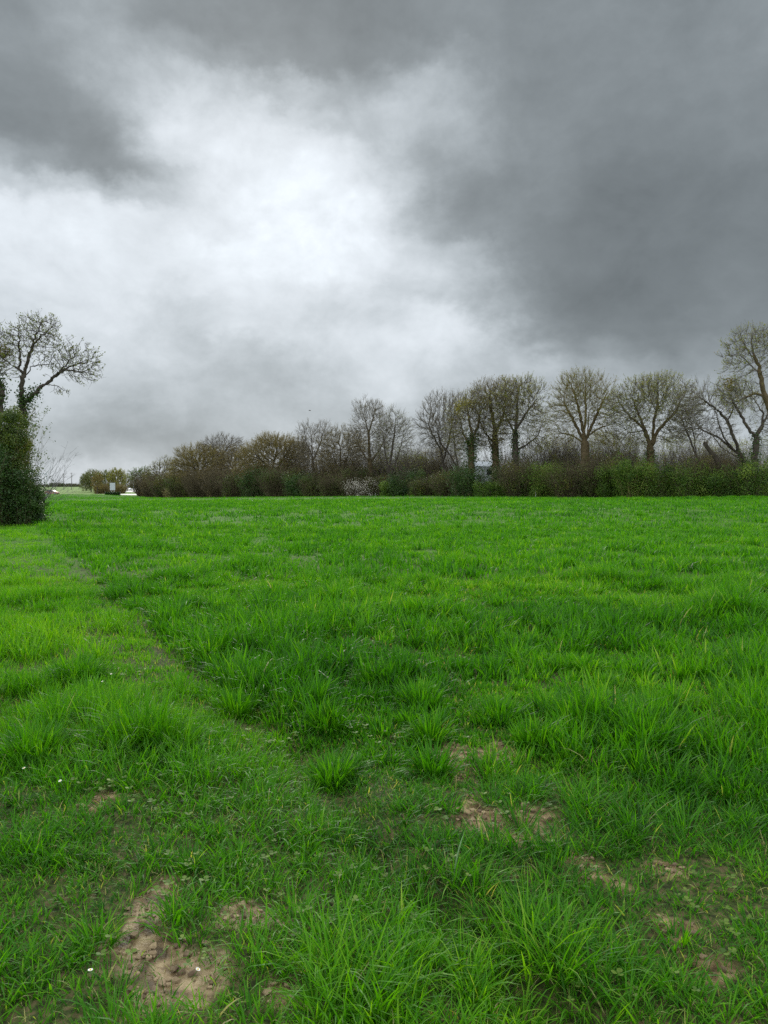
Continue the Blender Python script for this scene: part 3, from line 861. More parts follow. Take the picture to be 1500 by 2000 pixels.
# ---- the tree row, from the right edge of the picture to the far left
tree('hedgerow_tree', 'tallest sparse tree leaning in from the right edge above the green bushes', 66, 1545,
     [[(1545, 972), (1525, 880), (1508, 815), (1490, 760), (1482, 715), (1470, 690), (1468, 655)], [(1495, 775), (1478, 768), (1455, 775), (1440, 785)], [(1484, 730), (1455, 690), (1430, 690)], [(1508, 815), (1540, 740), (1560, 690)], [(1472, 700), (1448, 670), (1440, 650)]],
     [(1462, 690, 50, 48), (1440, 765, 40, 45), (1550, 700, 55, 60), (1490, 660, 40, 22)], 0.34, natt=620, twigs=2.6, twig_len=0.55, bark='bark_moss', nbud=1.7, bud_size=0.12, tint=0.45, group=HT,
     extra=[(1425, 752, 12, 16, 'bud_brown', 160, 0.16)])
tree('hedgerow_tree', 'forked tree with dark ivy on its trunk, just left of the tallest tree', 78, 1472,
     [[(1472, 972), (1474, 900), (1478, 852)], [(1476, 856), (1462, 828), (1450, 795), (1438, 770)], [(1478, 852), (1488, 832), (1490, 808), (1480, 790)], [(1488, 832), (1505, 800)]],
     [(1445, 775, 35, 35), (1490, 800, 25, 35), (1510, 830, 30, 50)], 0.32, natt=380, twigs=2.4, nbud=1.4, bud_size=0.12, tint=0.45, group=HT, ivy=(915, 850, 0.42, 900))
tree('hedgerow_tree', 'bare tree leaning steeply left out of the green bushes', 80, 1462,
     [[(1462, 972), (1452, 905), (1436, 862), (1421, 822)], [(1421, 822), (1402, 805), (1374, 790), (1352, 778)], [(1446, 890), (1418, 862), (1405, 830), (1398, 805)], [(1421, 822), (1432, 800), (1434, 780)], [(1440, 885), (1408, 855), (1374, 838)], [(1446, 896), (1400, 875), (1372, 848)]],
     [(1385, 790, 45, 45), (1375, 830, 50, 40), (1350, 770, 30, 28), (1420, 790, 30, 30), (1400, 840, 40, 30)], 0.26, natt=560, twigs=2.6, nbud=0.35, bud_size=0.1, tint=0.5, group=HT, ivy=(915, 885, 0.5, 350))
tree('hedgerow_tree', 'slender bare young tree with thin forked stems left of the leaning tree', 82, 1370,
     [[(1372, 972), (1366, 905), (1352, 870), (1340, 840), (1330, 815)], [(1360, 890), (1356, 860), (1350, 830)]],
     [(1335, 825, 28, 38), (1352, 830, 22, 40)], 0.13, natt=220, twigs=3, nbud=0.5, group=HT)
tree('hedgerow_tree', 'broad leafy crowned tree on a short forked trunk with ivy at its foot', 86, 1270,
     [[(1270, 972), (1271, 905), (1270, 878), (1268, 868)], [(1268, 868), (1262, 835), (1250, 800), (1243, 770)], [(1270, 875), (1284, 842), (1300, 825), (1322, 800), (1330, 780)], [(1262, 840), (1232, 815), (1212, 790)], [(1275, 858), (1280, 820), (1290, 790), (1292, 765)], [(1262, 840), (1228, 845), (1216, 862)], [(1268, 868), (1240, 850), (1225, 835)]],
     [(1275, 790, 78, 52), (1215, 810, 32, 50), (1335, 795, 32, 45), (1275, 758, 54, 28), (1235, 850, 36, 26), (1318, 845, 34, 28)], 0.42, natt=900, twigs=3.2, nbud=2.6, bud_size=0.12, bark='bark_moss', tint=0.5, group=HT, ivy=(930, 878, 0.6, 900))
tree('hedgerow_tree', 'round crowned tree with thick brown upright limbs fanning from a tall trunk', 90, 1142,
     [[(1143, 972), (1143, 900), (1142, 868), (1140, 850)], [(1141, 862), (1128, 838), (1112, 808), (1100, 785)], [(1140, 850), (1135, 810), (1128, 775), (1122, 755)], [(1140, 850), (1148, 810), (1150, 770), (1152, 745)], [(1143, 862), (1160, 820), (1172, 790), (1185, 765)], [(1142, 868), (1120, 850), (1095, 845)], [(1143, 855), (1166, 838), (1190, 830)], [(1143, 875), (1152, 840), (1158, 800)]],
     [(1140, 785, 64, 60), (1140, 760, 45, 34), (1100, 815, 32, 45), (1180, 805, 32, 50), (1105, 850, 30, 24), (1180, 850, 28, 26)], 0.52, natt=950, twigs=3.2, nbud=1.3, bud_size=0.11, bark='bark_moss', twigmat='twig_olive', tint=0.55, group=HT, ivy=(930, 880, 0.5, 200))
tree('hedgerow_tree', 'dark trunked tree with wide ascending limbs and green tinged crown', 95, 1007,
     [[(1008, 972), (1007, 895), (1006, 855), (1005, 845)], [(1006, 848), (992, 815), (985, 790)], [(1005, 845), (1022, 815), (1035, 795), (1046, 780)], [(1006, 850), (1010, 810), (1012, 775), (1015, 755)], [(1007, 880), (1030, 868), (1052, 850)]],
     [(1012, 790, 55, 50), (1035, 825, 38, 48), (1022, 756, 38, 20), (985, 830, 26, 40), (1045, 865, 30, 18)], 0.38, natt=820, twigs=3.2, nbud=2.4, bud_size=0.12, tint=0.55, group=HT, ivy=(925, 845, 0.45, 1300), extra=[(1040, 795, 14, 12, 'bud_brown', 120, 0.16)])
tree('hedgerow_tree', 'brownish dense crowned tree standing between the yellow clump and the green tinged crown', 98, 968,
     [[(968, 972), (968, 900), (967, 860), (966, 820)], [(968, 890), (955, 860), (945, 830)], [(967, 850), (980, 815), (985, 790)], [(966, 835), (958, 800), (955, 775)], [(968, 868), (948, 845), (938, 820)]],
     [(967, 795, 52, 52), (955, 768, 34, 26), (985, 763, 30, 22), (960, 845, 36, 36)], 0.46, natt=800, twigs=3.4, nbud=2.2, bud_size=0.11, bud='bud_brown', twigmat='twig_brown', bark='bark_moss', tint=0.5, group=HT, ivy=(925, 870, 0.6, 900))
tree('hedgerow_tree', 'tree with a bright yellow clump at the top of its crown', 97, 920,
     [[(920, 972), (920, 900), (921, 860), (922, 825)], [(920, 880), (905, 845), (898, 815)], [(921, 860), (935, 830), (940, 800)], [(922, 850), (915, 820), (912, 795)]],
     [(917, 815, 42, 50), (930, 785, 30, 28), (900, 845, 30, 42), (935, 850, 24, 36)], 0.40, natt=620, twigs=3.2, nbud=2.0, bud_size=0.11, tint=0.6, bark='bark_moss', group=HT, ivy=(930, 850, 0.8, 2200),
     extra=[(908, 790, 20, 13, 'bud_yellow', 900, 0.13), (895, 800, 10, 10, 'bud_yellow', 250, 0.12), (930, 785, 18, 12, 'bud_yellow', 260, 0.11)])
tree('hedgerow_tree', 'grey bare tree with rounded crown left of the yellow clump', 106, 868,
     [[(868, 972), (866, 910), (860, 870), (855, 840)], [(866, 900), (878, 860), (885, 825)], [(862, 880), (845, 850), (838, 830)]],
     [(865, 820, 46, 54), (845, 840, 34, 50), (888, 792, 30, 28), (870, 870, 40, 30)], 0.22, natt=760, twigs=3.4, nbud=0.6, bud_size=0.1, bud='bud_brown', group=HT)
tree('hedgerow_tree', 'thin grey stems leaning left at the foot of the yellow clumped tree', 104, 898,
     [[(902, 972), (896, 920), (880, 890), (862, 868), (856, 845)], [(895, 915), (889, 880), (886, 850)]],
     [(862, 845, 24, 30), (888, 850, 20, 34)], 0.16, natt=240, twigs=3, nbud=0.4, bud='bud_brown', group=HT)
tree('hedgerow_tree', 'many stemmed bare tree with narrow crown beside the tall single trunk', 118, 765,
     [[(760, 972), (758, 920), (752, 880), (748, 850)], [(759, 930), (764, 890), (770, 850), (772, 825)], [(760, 935), (776, 895), (786, 860)], [(758, 925), (745, 890), (742, 870)]],
     [(772, 840, 34, 44), (785, 865, 24, 44), (752, 855, 24, 40)], 0.24, natt=520, twigs=3.2, nbud=0.8, bud='bud', tint=0.4, group=HT)
tree('hedgerow_tree', 'tall grey tree with a domed crown over brown lower branches, middle of the row', 122, 722,
     [[(724, 972), (724, 920), (721, 880), (720, 845)], [(720, 845), (714, 825), (708, 805)], [(720, 845), (728, 820), (732, 800)], [(723, 905), (740, 880), (750, 862)], [(723, 905), (705, 880), (698, 860)]],
     [(722, 808, 36, 30), (722, 850, 42, 34), (745, 855, 28, 42), (700, 862, 32, 38), (722, 885, 40, 26)], 0.34, natt=760, twigs=3.2, nbud=0.9, bud='bud_brown', bark='bark_moss', tint=0.5, group=HT, extra=[(702, 865, 18, 18, 'bud_brown', 500, 0.15)])
tree('hedgerow_tree', 'low brown twiggy tree left of the tall domed tree', 130, 668,
     [[(668, 972), (668, 930), (665, 900), (664, 870)], [(668, 925), (680, 890), (684, 870)], [(668, 930), (655, 900), (650, 880)]],
     [(668, 875, 38, 44), (690, 880, 28, 44), (645, 886, 26, 42), (660, 905, 40, 30)], 0.22, natt=620, twigs=3.6, nbud=1.6, bud='bud_brown', twigmat='twig_brown', tint=0.5, group=HT)
tree('hedgerow_tree', 'pale bare ash tree with two pointed tops above its brown neighbours', 138, 612,
     [[(612, 972), (612, 920), (610, 885), (608, 850)], [(611, 900), (625, 870), (632, 845)], [(610, 890), (598, 865), (594, 845)]],
     [(600, 855, 24, 34), (632, 855, 26, 34), (615, 885, 40, 40)], 0.24, natt=560, twigs=3.4, nbud=0.6, bud='bud_brown', twigmat='twig_grey', group=HT)
tree('hedgerow_tree', 'wide dense golden brown willow in the left half of the row', 150, 535,
     [[(535, 972), (535, 935), (532, 905)], [(534, 930), (550, 900), (562, 880)], [(534, 930), (515, 900), (500, 885)], [(533, 915), (540, 885), (545, 870)]],
     [(530, 893, 64, 42), (502, 905, 42, 44), (568, 895, 36, 44), (530, 866, 46, 18), (530, 920, 56, 30)], 0.4, natt=1000, step=0.4, kill=0.55, twigs=4.5, twig_len=0.8, tip=0.022, nbud=2.6, bud_size=0.14, bud='bud_brown', twigmat='twig_olive', tint=0.55, group=HT)
tree('hedgerow_tree', 'small brown tree filling the gap right of the golden brown willow', 146, 578,
     [[(578, 972), (578, 930), (577, 900)], [(578, 925), (588, 900)], [(578, 925), (566, 900)]],
     [(578, 895, 28, 42), (592, 900, 20, 40)], 0.22, natt=420, twigs=4, twig_len=0.7, tip=0.02, nbud=1.6, bud_size=0.13, bud='bud_brown', twigmat='twig_brown', group=HT)
tree('hedgerow_tree', 'grey domed bare tree rising behind the olive thicket', 185, 432,
     [[(432, 972), (432, 915), (430, 885)], [(431, 900), (418, 875)], [(431, 895), (445, 870)]],
     [(430, 876, 38, 28), (455, 882, 26, 30), (405, 880, 20, 24)], 0.3, natt=520, step=0.4, kill=0.55, twigs=3.6, twig_len=0.8, tip=0.022, nbud=0.8, bud='bud_brown', group=HT)
tree('hedgerow_tree', 'dense olive brown tree with rounded crown at the left part of the row', 182, 385,
     [[(388, 972), (388, 935), (387, 905)], [(388, 930), (372, 905)], [(388, 930), (402, 905)]],
     [(385, 905, 50, 36), (358, 915, 28, 38), (420, 912, 36, 40), (388, 930, 50, 26)], 0.34, natt=800, step=0.4, kill=0.55, twigs=4.4, twig_len=0.9, tip=0.024, nbud=2.4, bud_size=0.17, bud='bud_brown', twigmat='twig_olive', tint=0.75, group=HT)
tree('hedgerow_tree', 'brown twiggy tree between the olive tree and the golden brown willow', 168, 462,
     [[(462, 972), (462, 935), (460, 908)], [(462, 930), (474, 905)], [(462, 930), (450, 905)]],
     [(462, 910, 36, 40), (440, 915, 30, 40)], 0.26, natt=560, step=0.4, kill=0.55, twigs=4.2, twig_len=0.8, tip=0.022, nbud=1.4, bud_size=0.15, bud='bud_brown', twigmat='twig_brown', group=HT)
tree('hedgerow_tree', 'small dark topped tree near the left end of the row', 215, 312,
     [[(312, 972), (312, 940), (312, 915)], [(312, 935), (304, 920)], [(312, 935), (322, 918)]],
     [(312, 918, 20, 19), (325, 922, 24, 28), (298, 930, 20, 20)], 0.26, natt=420, step=0.45, kill=0.6, twigs=4, twig_len=0.8, tip=0.024, nbud=1.5, bud_size=0.18, bud='bud', twigmat='twig_brown', group=HT)
tree('hedgerow_tree', 'dark green tree leaning left at the left end of the row beside the pale road', 232, 282,
     [[(285, 972), (280, 955), (270, 938), (262, 928)], [(278, 950), (282, 930)]],
     [(268, 928, 16, 12), (282, 935, 18, 20)], 0.4, natt=360, step=0.4, kill=0.55, twigs=4, twig_len=0.8, tip=0.026, nbud=2.6, bud_size=0.22, bud='leaf_green', twigmat='twig_brown', tint=0.4, group=HT)

# ---- bushes under the trees
HB = 'bushes along the foot of the hedgerow'
BUSHES = [
 (1485, 76, 898, 55, 'g', 'leafy bright green bush at the right end of the hedgerow'),
 (1425, 77, 908, 48, 'g', 'leafy green bush under the tree leaning left'),
 (1365, 79, 905, 48, 'g', 'leafy green bush beneath the slender young tree'),
 (1395, 80, 885, 32, 'b', 'brown twiggy bush round the broken dead limb'),
 (1300, 81, 896, 48, 'g', 'leafy green bush in front of the short forked trunk'),
 (1242, 81, 878, 40, 'y', 'tall yellow green bush left of the short forked trunk'),
 (1205, 84, 912, 36, 'g', 'low green bush between the yellow green bush and the dark thorns'),
 (1180, 86, 890, 42, 'd', 'dark brown thorn bush right of the thick limbed tree'),
 (1120, 87, 893, 45, 'd', 'dark brown thorn bush at the foot of the thick limbed tree'),
 (1072, 89, 900, 40, 'y', 'light green bush in the gap between the dark thorn bushes'),
 (1045, 91, 915, 34, 'g', 'small green bush left of the light green bush'),
 (1018, 91, 900, 36, 'd', 'dark brown thorn bush under the dark trunked tree'),
 (965, 92, 930, 38, 'g', 'low green bush below the pale house wall'),
 (915, 94, 905, 36, 'i', 'dark ivy covered bush under the yellow clumped tree'),
 (985, 97, 908, 30, 'i', 'dark ivy covered bush right of the pale house wall'),
 (885, 101, 928, 36, 'd', 'dark brown thorn bush left of the ivy covered bush'),
 (838, 106, 918, 38, 'm', 'mixed brown and green bush under the grey rounded tree'),
 (795, 111, 918, 34, 'i', 'dark green bush at the foot of the many stemmed tree'),
 (775, 113, 930, 30, 'g', 'small green bush right of the white blossom'),
 (750, 118, 925, 30, 'd', 'dark brown bush behind the two white blossoms'),
 (700, 122, 915, 34, 'd', 'dark brown bush left of and behind the white blossoms'),
 (660, 126, 918, 36, 'd', 'dark brown bush below the low brown twiggy tree'),
 (622, 131, 925, 34, 'm', 'mixed dark bush below the pale ash tree'),
 (590, 134, 920, 30, 'i', 'dark green bush left of the mixed dark bush'),
 (552, 139, 915, 38, 'd', 'dark brown thicket in front of the golden brown willow'),
 (508, 146, 915, 38, 'i', 'dark green thicket at the left foot of the golden brown willow'),
 (470, 152, 918, 34, 'd', 'reddish brown thicket right of the olive brown tree'),
 (435, 160, 922, 32, 'b', 'reddish brown thicket below the grey domed tree'),
 (398, 168, 925, 32, 'b', 'brown thicket right of the olive brown trunk'),
 (362, 180, 928, 32, 'm', 'olive brown thicket left of the olive brown trunk'),
 (328, 195, 930, 28, 'm', 'olive thicket behind the pale yellow shrub'),
 (302, 212, 932, 24, 'b', 'brown thicket below the dark topped small tree'),
 (284, 228, 938, 18, 'b', 'last brown thicket at the left end by the pale road'),
]
THICK = [(318, 216, 922, 24, 't', 'tall brown thicket rising round the dark topped small tree'), (352, 196, 915, 24, 'o', 'tall olive thicket at the left side of the olive brown tree'), (392, 184, 912, 24, 'o', 'tall olive thicket around the olive brown trunk'),
 (428, 176, 912, 24, 't', 'tall brown thicket below the grey dome'), (462, 164, 908, 24, 't', 'tall brown thicket left of the golden brown willow'), (496, 158, 900, 24, 'o', 'tall golden thicket at the left of the willow'), (530, 154, 898, 24, 'o', 'tall golden thicket in the middle of the willow'),
 (566, 150, 900, 24, 'o', 'tall golden thicket at the right of the willow'), (600, 146, 905, 24, 't', 'tall brown thicket around the pale ash trunk'), (640, 140, 905, 24, 't', 'tall brown thicket right of the pale ash'), (680, 134, 902, 24, 't', 'tall brown thicket left of the tall domed tree'),
 (735, 128, 902, 24, 't', 'tall brown thicket right of the tall domed tree'), (790, 122, 896, 26, 'p', 'pale thin thicket in the gap left of the grey rounded tree'), (835, 116, 890, 26, 'p', 'pale thin thicket behind the grey rounded tree'), (1060, 100, 856, 34, 'p', 'pale budding thicket in the gap right of the dark trunked tree'),
 (1098, 98, 850, 26, 'p', 'pale budding thicket left of the thick limbed tree'), (1185, 96, 852, 30, 'p', 'pale budding thicket right of the thick limbed tree'), (1225, 94, 858, 26, 'p', 'pale budding thicket left of the short forked trunk'), (1335, 92, 866, 40, 'p', 'pale budding thicket behind the slender young tree'), (1420, 90, 868, 40, 'p', 'pale budding thicket behind the leaning tree')]
THICK += [(650, 136, 872, 26, 't', 'tall brown thicket behind the low brown twiggy tree'), (700, 130, 868, 26, 't', 'tall brown thicket behind the tall domed tree'), (760, 126, 878, 26, 'p', 'pale thin thicket behind the many stemmed tree'), (815, 118, 872, 22, 'p', 'pale thin thicket in the widest gap of the row'),
 (880, 114, 862, 28, 't', 'brown thicket behind the thin grey stems'), (990, 106, 862, 26, 't', 'brown thicket between the brownish tree and the dark trunked tree'), (1140, 102, 850, 34, 'p', 'pale budding thicket behind the thick limbed trunk'), (1280, 100, 856, 44, 'p', 'pale budding thicket behind the short forked trunk'), (1375, 98, 862, 36, 'p', 'pale budding thicket behind the broken dead limb'), (1470, 96, 866, 36, 'p', 'pale budding thicket behind the two ivied trunks at the right')]
KIND = {'t': dict(stem='twig_brown', leaf='bud_brown', n_leaf=1500, tint=0.35, n_stem=420, lobe_top=0.95), 'o': dict(stem='twig_olive', leaf='bud_brown', n_leaf=2600, tint=0.75, n_stem=420, lobe_top=0.95), 'p': dict(stem='twig_grey', leaf='bud', n_leaf=3600, tint=0.62, n_stem=420, lobe_top=0.95, lobes=18, loose=0.5),
        'g': dict(stem='twig_brown', leaf='leaf_green', n_leaf=13000, tint=0.58, n_stem=50, lobes=26), 'y': dict(stem='twig_olive', leaf='leaf_green', n_leaf=13000, tint=0.66, n_stem=50, lobes=26),
        'd': dict(stem='twig_brown', leaf='leaf_olive', n_leaf=7000, tint=0.48, n_stem=420, lobes=18), 'b': dict(stem='twig_brown', leaf='bud_brown', n_leaf=1500, tint=0.5, n_stem=560),
        'm': dict(stem='twig_brown', leaf='leaf_olive', n_leaf=7500, tint=0.55, n_stem=300, lobes=16), 'i': dict(stem='twig_brown', leaf='leaf_dark', n_leaf=13000, tint=0.55, n_stem=50, lobes=26)}
for c, Y, top, half, k, lab in BUSHES + THICK:
    kw = dict(KIND[k])
    if k == 'p': top -= 12
    if k not in 'top': top += float(rng.uniform(-15, 9))
    kw['size'] = 0.13 * max(1.0, Y / 95) ** 0.8
    kw['stem_r'] = 0.016 * max(1.0, Y / 90)
    if k in 'top': bush('thicket', lab, Y, c, top, half, group='tall twiggy thickets in the hedgerow', depth=1.8, cat='thicket', **kw)
    else: bush('hedgerow_bush', lab, Y, c, top, half, group=HB, depth=1.6, **kw)
bush('blossom_shrub', 'white blossoming shrub, left of the pair at the hedge foot', 119, 692, 934, 16, 160, 1700, 'twig_brown', 'blossom', 0.12, 0.6, 0.9, 'white blossoming shrubs', cat='shrub', loose=0.6)
bush('blossom_shrub', 'white blossoming shrub spilling onto the field, right of the pair', 118, 722, 932, 18, 180, 2300, 'twig_brown', 'blossom', 0.12, 0.6, 1.0, 'white blossoming shrubs', cat='shrub', lean=0.15, loose=0.6)
bush('flowering_shrub', 'small pale yellow flowering shrub in front of the olive thicket', 192, 326, 948, 7, 90, 700, 'twig_olive', 'blossom_yellow', 0.2, 0.5, 0.8, cat='shrub')

# dead limb sticking out of the bushes
def dead_limb():
    Y = 79.5
    f = pt(1405, 960, Y); f[2] = gz(f[0], f[1], False)
    t = thing('dead_snag', 'broken dead limb with blunt end poking left out of the brown bush', 'dead tree', f)
    s = Soup(); P = [f] + [pt(a, b, Y) for a, b in ((1404, 905), (1396, 891), (1386, 880), (1379, 870), (1377, 866))]
    s.tube(P, [0.3, 0.27, 0.25, 0.2, 0.2, 0.27], 9); s.build('trunk', MAT['bark'], t, f, True)
    s = Soup(); s.tube([pt(1379, 869, Y), pt(1375, 864, Y), pt(1374, 866, Y)], [0.18, 0.16, 0.1], 7); s.tube([pt(1378, 869, Y), pt(1381, 862, Y)], [0.14, 0.08], 6); s.build('stub', MAT['bark'], t, f, True)
dead_limb()

# ---- near hedge and tree on the left
tree('hedge_tree', 'budding tree with dark ivied trunk and long limb reaching right over the near hedge', 36, 44,
     [[(42, 1026), (43, 960), (46, 880), (47, 835), (44, 790), (43, 750), (46, 735), (51, 712)], [(46, 788), (66, 770), (84, 751), (100, 737), (113, 728), (130, 703), (142, 693)], [(51, 714), (58, 693), (66, 668), (73, 645), (82, 627)], [(48, 735), (39, 722), (44, 697), (47, 650)],
      [(62, 680), (80, 662), (100, 650)], [(113, 728), (135, 722), (160, 728)], [(47, 845), (55, 828), (66, 808)], [(48, 740), (56, 722), (68, 714), (90, 712)], [(40, 722), (25, 712), (10, 700)], [(118, 722), (150, 705), (180, 702)], [(84, 751), (105, 752), (128, 762)]],
     [(60, 660, 58, 46), (85, 640, 40, 30), (140, 705, 50, 40), (165, 725, 36, 28), (20, 690, 40, 50), (105, 690, 40, 45), (120, 765, 22, 8), (68, 815, 12, 25), (185, 705, 14, 22)], 0.145, natt=6500, step=0.12, kill=0.16, infl=1.2, twigs=1.5, twig_len=0.26, tip=0.0075,
     nbud=1.15, bud_size=0.07, tint=0.25, ivy=(930, 765, 0.22, 3000), twigmat='bark', extra=[(8, 690, 16, 16, 'bud_brown', 420, 0.07)], group='trees at the near hedge', depth=0.9)
tree('hedge_tree', 'second ivied tree mostly cut off by the left edge of the picture', 35, -12,
     [[(-14, 1028), (-10, 900), (0, 800), (2, 770), (-8, 720), (-20, 660)], [(0, 780), (12, 745), (10, 715)], [(-2, 750), (-30, 700)]],
     [(-15, 670, 40, 50), (5, 715, 26, 36), (-50, 720, 50, 60)], 0.15, natt=3000, step=0.13, kill=0.18, infl=1.3, twigs=1.3, twig_len=0.22, tip=0.006, nbud=1.2, bud_size=0.07, tint=0.35, ivy=(960, 740, 0.28, 2600), twigmat='bark', group='trees at the near hedge')
NB = 'bushes of the near hedge'
bush('near_hedge_bush', 'tall olive brown topped hedge bush at the left picture edge', 32.5, 5, 782, 40, 90, 48000, 'twig_olive', 'leaf_olive', 0.075, 0.55, 1.3, NB, 40, 0.008, spread=0.08, fan=0.05, shoot=0.045, loose=0.12, fill=0.9, lobe_top=0.92)
bush('near_hedge_bush', 'dark green hedge bush under the ivied trunk, its right face above the verge', 32, 36, 905, 32, 70, 32000, 'twig_brown', 'leaf_dark', 0.07, 0.5, 1.0, NB, 18, 0.008, spread=0.08, fan=0.05, shoot=0.045, loose=0.12, fill=0.9, lobe_top=0.92)
bush('near_hedge_bush', 'low dark bush bulging right at the end of the near hedge', 33, 56, 950, 24, 60, 24000, 'twig_brown', 'leaf_dark', 0.07, 0.55, 0.9, NB, 8, 0.007, spread=0.1, fan=0.08, shoot=0.04, loose=0.06)
bush('near_hedge_bush', 'ivy green part of the near hedge hiding the lower trunk of the budding tree', 33.6, 33, 790, 17, 50, 18000, 'twig_olive', 'leaf_olive', 0.075, 0.5, 0.8, NB, 36, 0.008, spread=0.08, fan=0.05, shoot=0.045, loose=0.12, fill=0.9, lobe_top=0.92)
bush('near_hedge_bush', 'dark hedge bush cut off by the left picture edge', 31, -30, 850, 44, 70, 30000, 'twig_brown', 'leaf_dark', 0.075, 0.55, 1.3, NB, 10, 0.008, spread=0.1, fan=0.06, shoot=0.045, loose=0.12, fill=0.9)
bush('twiggy_shrub', 'pale leafless shrub with fine twigs fanning right behind the near hedge', 44, 64, 850, 15, 34, 0, 'twig_pale', 'bud_brown', 0.06, 0.5, 1.0, None, 5, 0.013, cat='shrub', spread=0.9, lean=0.25)

# ------------------------------------------------------------------ far left: road, trees, signs, vehicles
def strip(name, label, pts_, w, mat, cat='road', lift=0.06):
    """a road sheet following the ground through world points"""
    P = np.array(pts_, float); P = np.array(resample(np.c_[P, np.zeros(len(P))], 4.0))[:, :2]
    t = unit(np.gradient(P, axis=0)); nrm = np.c_[-t[:, 1], t[:, 0]]
    V = []
    for k in (-1, -0.33, 0.33, 1):
        q = P + nrm * w / 2 * k; V.append(np.c_[q, gz(q[:, 0], q[:, 1], False) + lift])
    V = np.stack(V, 1).reshape(-1, 3); n = len(P)
    i = np.arange(n - 1)[:, None] * 4 + np.arange(3)[None]
    i = i.ravel()
    o = mesh_obj(name, V, [np.c_[i, i + 4, i + 5, i + 1]], MAT[mat])
    return tag(o, label, cat, kind='structure')
def g2(px, Y): return ((px - CX) / F * Y, Y)
strip('road', 'pale road strip behind the far end of the field', [g2(232, 258), g2(262, 258), g2(330, 262), g2(420, 270)], 9, 'road')
strip('road', 'pale road curving away uphill beyond the field end', [g2(420, 322), g2(300, 325), g2(262, 332), g2(246, 350), g2(236, 400)], 13, 'road')

def car(name, label, X, Y, rot, paint, sc=1.0):
    z = float(gz(np.array([X]), np.array([Y]), False)[0])
    t = thing(name, label, 'car', (X, Y, z)); t.rotation_euler = (0, 0, rot); t.scale = (sc, sc, sc)
    def loft(rings, nm, mat):
        n = len(rings[0]); V = np.array(rings).reshape(-1, 3); q = []
        for i in range(len(rings) - 1):
            for j in range(n): q.append((i * n + j, i * n + (j + 1) % n, (i + 1) * n + (j + 1) % n, (i + 1) * n + j))
        e = len(V); V = np.r_[V, [np.mean(rings[0], 0), np.mean(rings[-1], 0)]]
        tr = [(e, (j + 1) % n, j) for j in range(n)] + [(e + 1, e - n + j, e - n + (j + 1) % n) for j in range(n)]
        return mesh_obj(nm, V, [np.array(q), np.array(tr)], MAT[mat], t, smooth=False)
    def sec(x, z0, z1, w0, w1):
        return [(x, -w0, z0), (x, w0, z0), (x, w0 * 1.02, (z0 + z1) / 2), (x, w1, z1), (x, -w1, z1), (x, -w0 * 1.02, (z0 + z1) / 2)]
    loft([sec(-2.1, .35, .75, .75, .7), sec(-2.0, .25, .95, .84, .78), sec(-1.2, .22, 1.0, .87, .8), sec(0.6, .22, .97, .87, .8), sec(1.5, .24, .86, .85, .76), sec(2.05, .3, .7, .76, .66)], 'body', paint)
    loft([sec(-1.75, .97, 1.0, .76, .74), sec(-1.3, .97, 1.40, .76, .62), sec(-.2, .97, 1.46, .76, .62), sec(.3, .97, 1.40, .76, .62), sec(1.0, .94, .97, .76, .72)], 'windows', 'glass')
    s = Soup(); s.box((-.5, 0, 1.465), (1.7, 1.26, .04)); s.build('roof', MAT[paint], t)
    for x in (-1.3, 1.3):
        for y in (-.8, .8):
            s = Soup(); s.tube([(x, y - .1, .31), (x, y + .1, .31)], .31, 14); s.build('wheel', MAT['rubber'], t)
            s = Soup(); s.tube([(x, y - .105, .31), (x, y + .105, .31)], .18, 10); s.build('hubcap', MAT['grey_metal'], t)
    for y in (-.5, .5):
        s = Soup(); s.box((2.03, y, .62), (.08, .26, .12)); s.build('headlight', MAT['white_paint'], t)
    return t
x_, y_ = g2(251, 338); car('parked_car', 'white car on the pale road beyond the field end', x_, y_, math.radians(-55), 'white_paint')
x_, y_ = g2(102, 203); car('parked_car', 'reddish brown car half hidden behind the crest of the field', x_, y_, math.radians(-4), 'red_paint', 0.85)

def ground_at(px, Y):
    x, y = g2(px, Y); return np.array((x, y, float(gz(np.array([x]), np.array([y]), False)[0])))

def pole(label, px, Y, top, r=0.1, arm=True, mat='dark_wood', name='utility_pole', cat='pole', group=None):
    f = ground_at(px, Y); h = pt(px, top, Y)[2] - f[2]
    t = thing(name, label, cat, f, group)
    s = Soup(); s.tube([(0, 0, -.3), (0, 0, h)], [r, r * .7], 8); s.build('post', MAT[mat], t)
    if arm:
        s = Soup(); s.box((0, 0, h - .5), (1.2, .1, .12)); s.build('crossarm', MAT[mat], t)
        for k in (-.5, 0, .5):
            s = Soup(); s.tube([(k, 0, h - .44), (k, 0, h - .25)], .05, 6); s.build('insulator', MAT['grey_metal'], t)
    return t
UP = 'poles on the far field'
pole('left of two thin poles standing against the sky beyond the far field', 125, 420, 924, group=UP, r=0.16)
pole('right of two thin poles standing against the sky beyond the far field', 140, 410, 923, group=UP, r=0.16)
def lamp(label, px, Y, top):
    f = ground_at(px, Y); h = pt(px, top, Y)[2] - f[2]
    t = thing('street_lamp', label, 'street lamp', f, 'lamps by the pale road')
    s = Soup(); s.tube([(0, 0, -.2), (0, 0, h * .8), (.1, 0, h * .95), (.7, 0, h)], [.11, .09, .07, .06], 8); s.build('post', MAT['grey_metal'], t, smooth=True)
    s = Soup(); s.box((1.0, 0, h), (.7, .26, .12)); s.build('lamp_head', MAT['white_paint'], t)
lamp('thin pale lamp post left of the white car', 247, 334, 935)
lamp('thin pale lamp post right of the white car', 261, 330, 936)

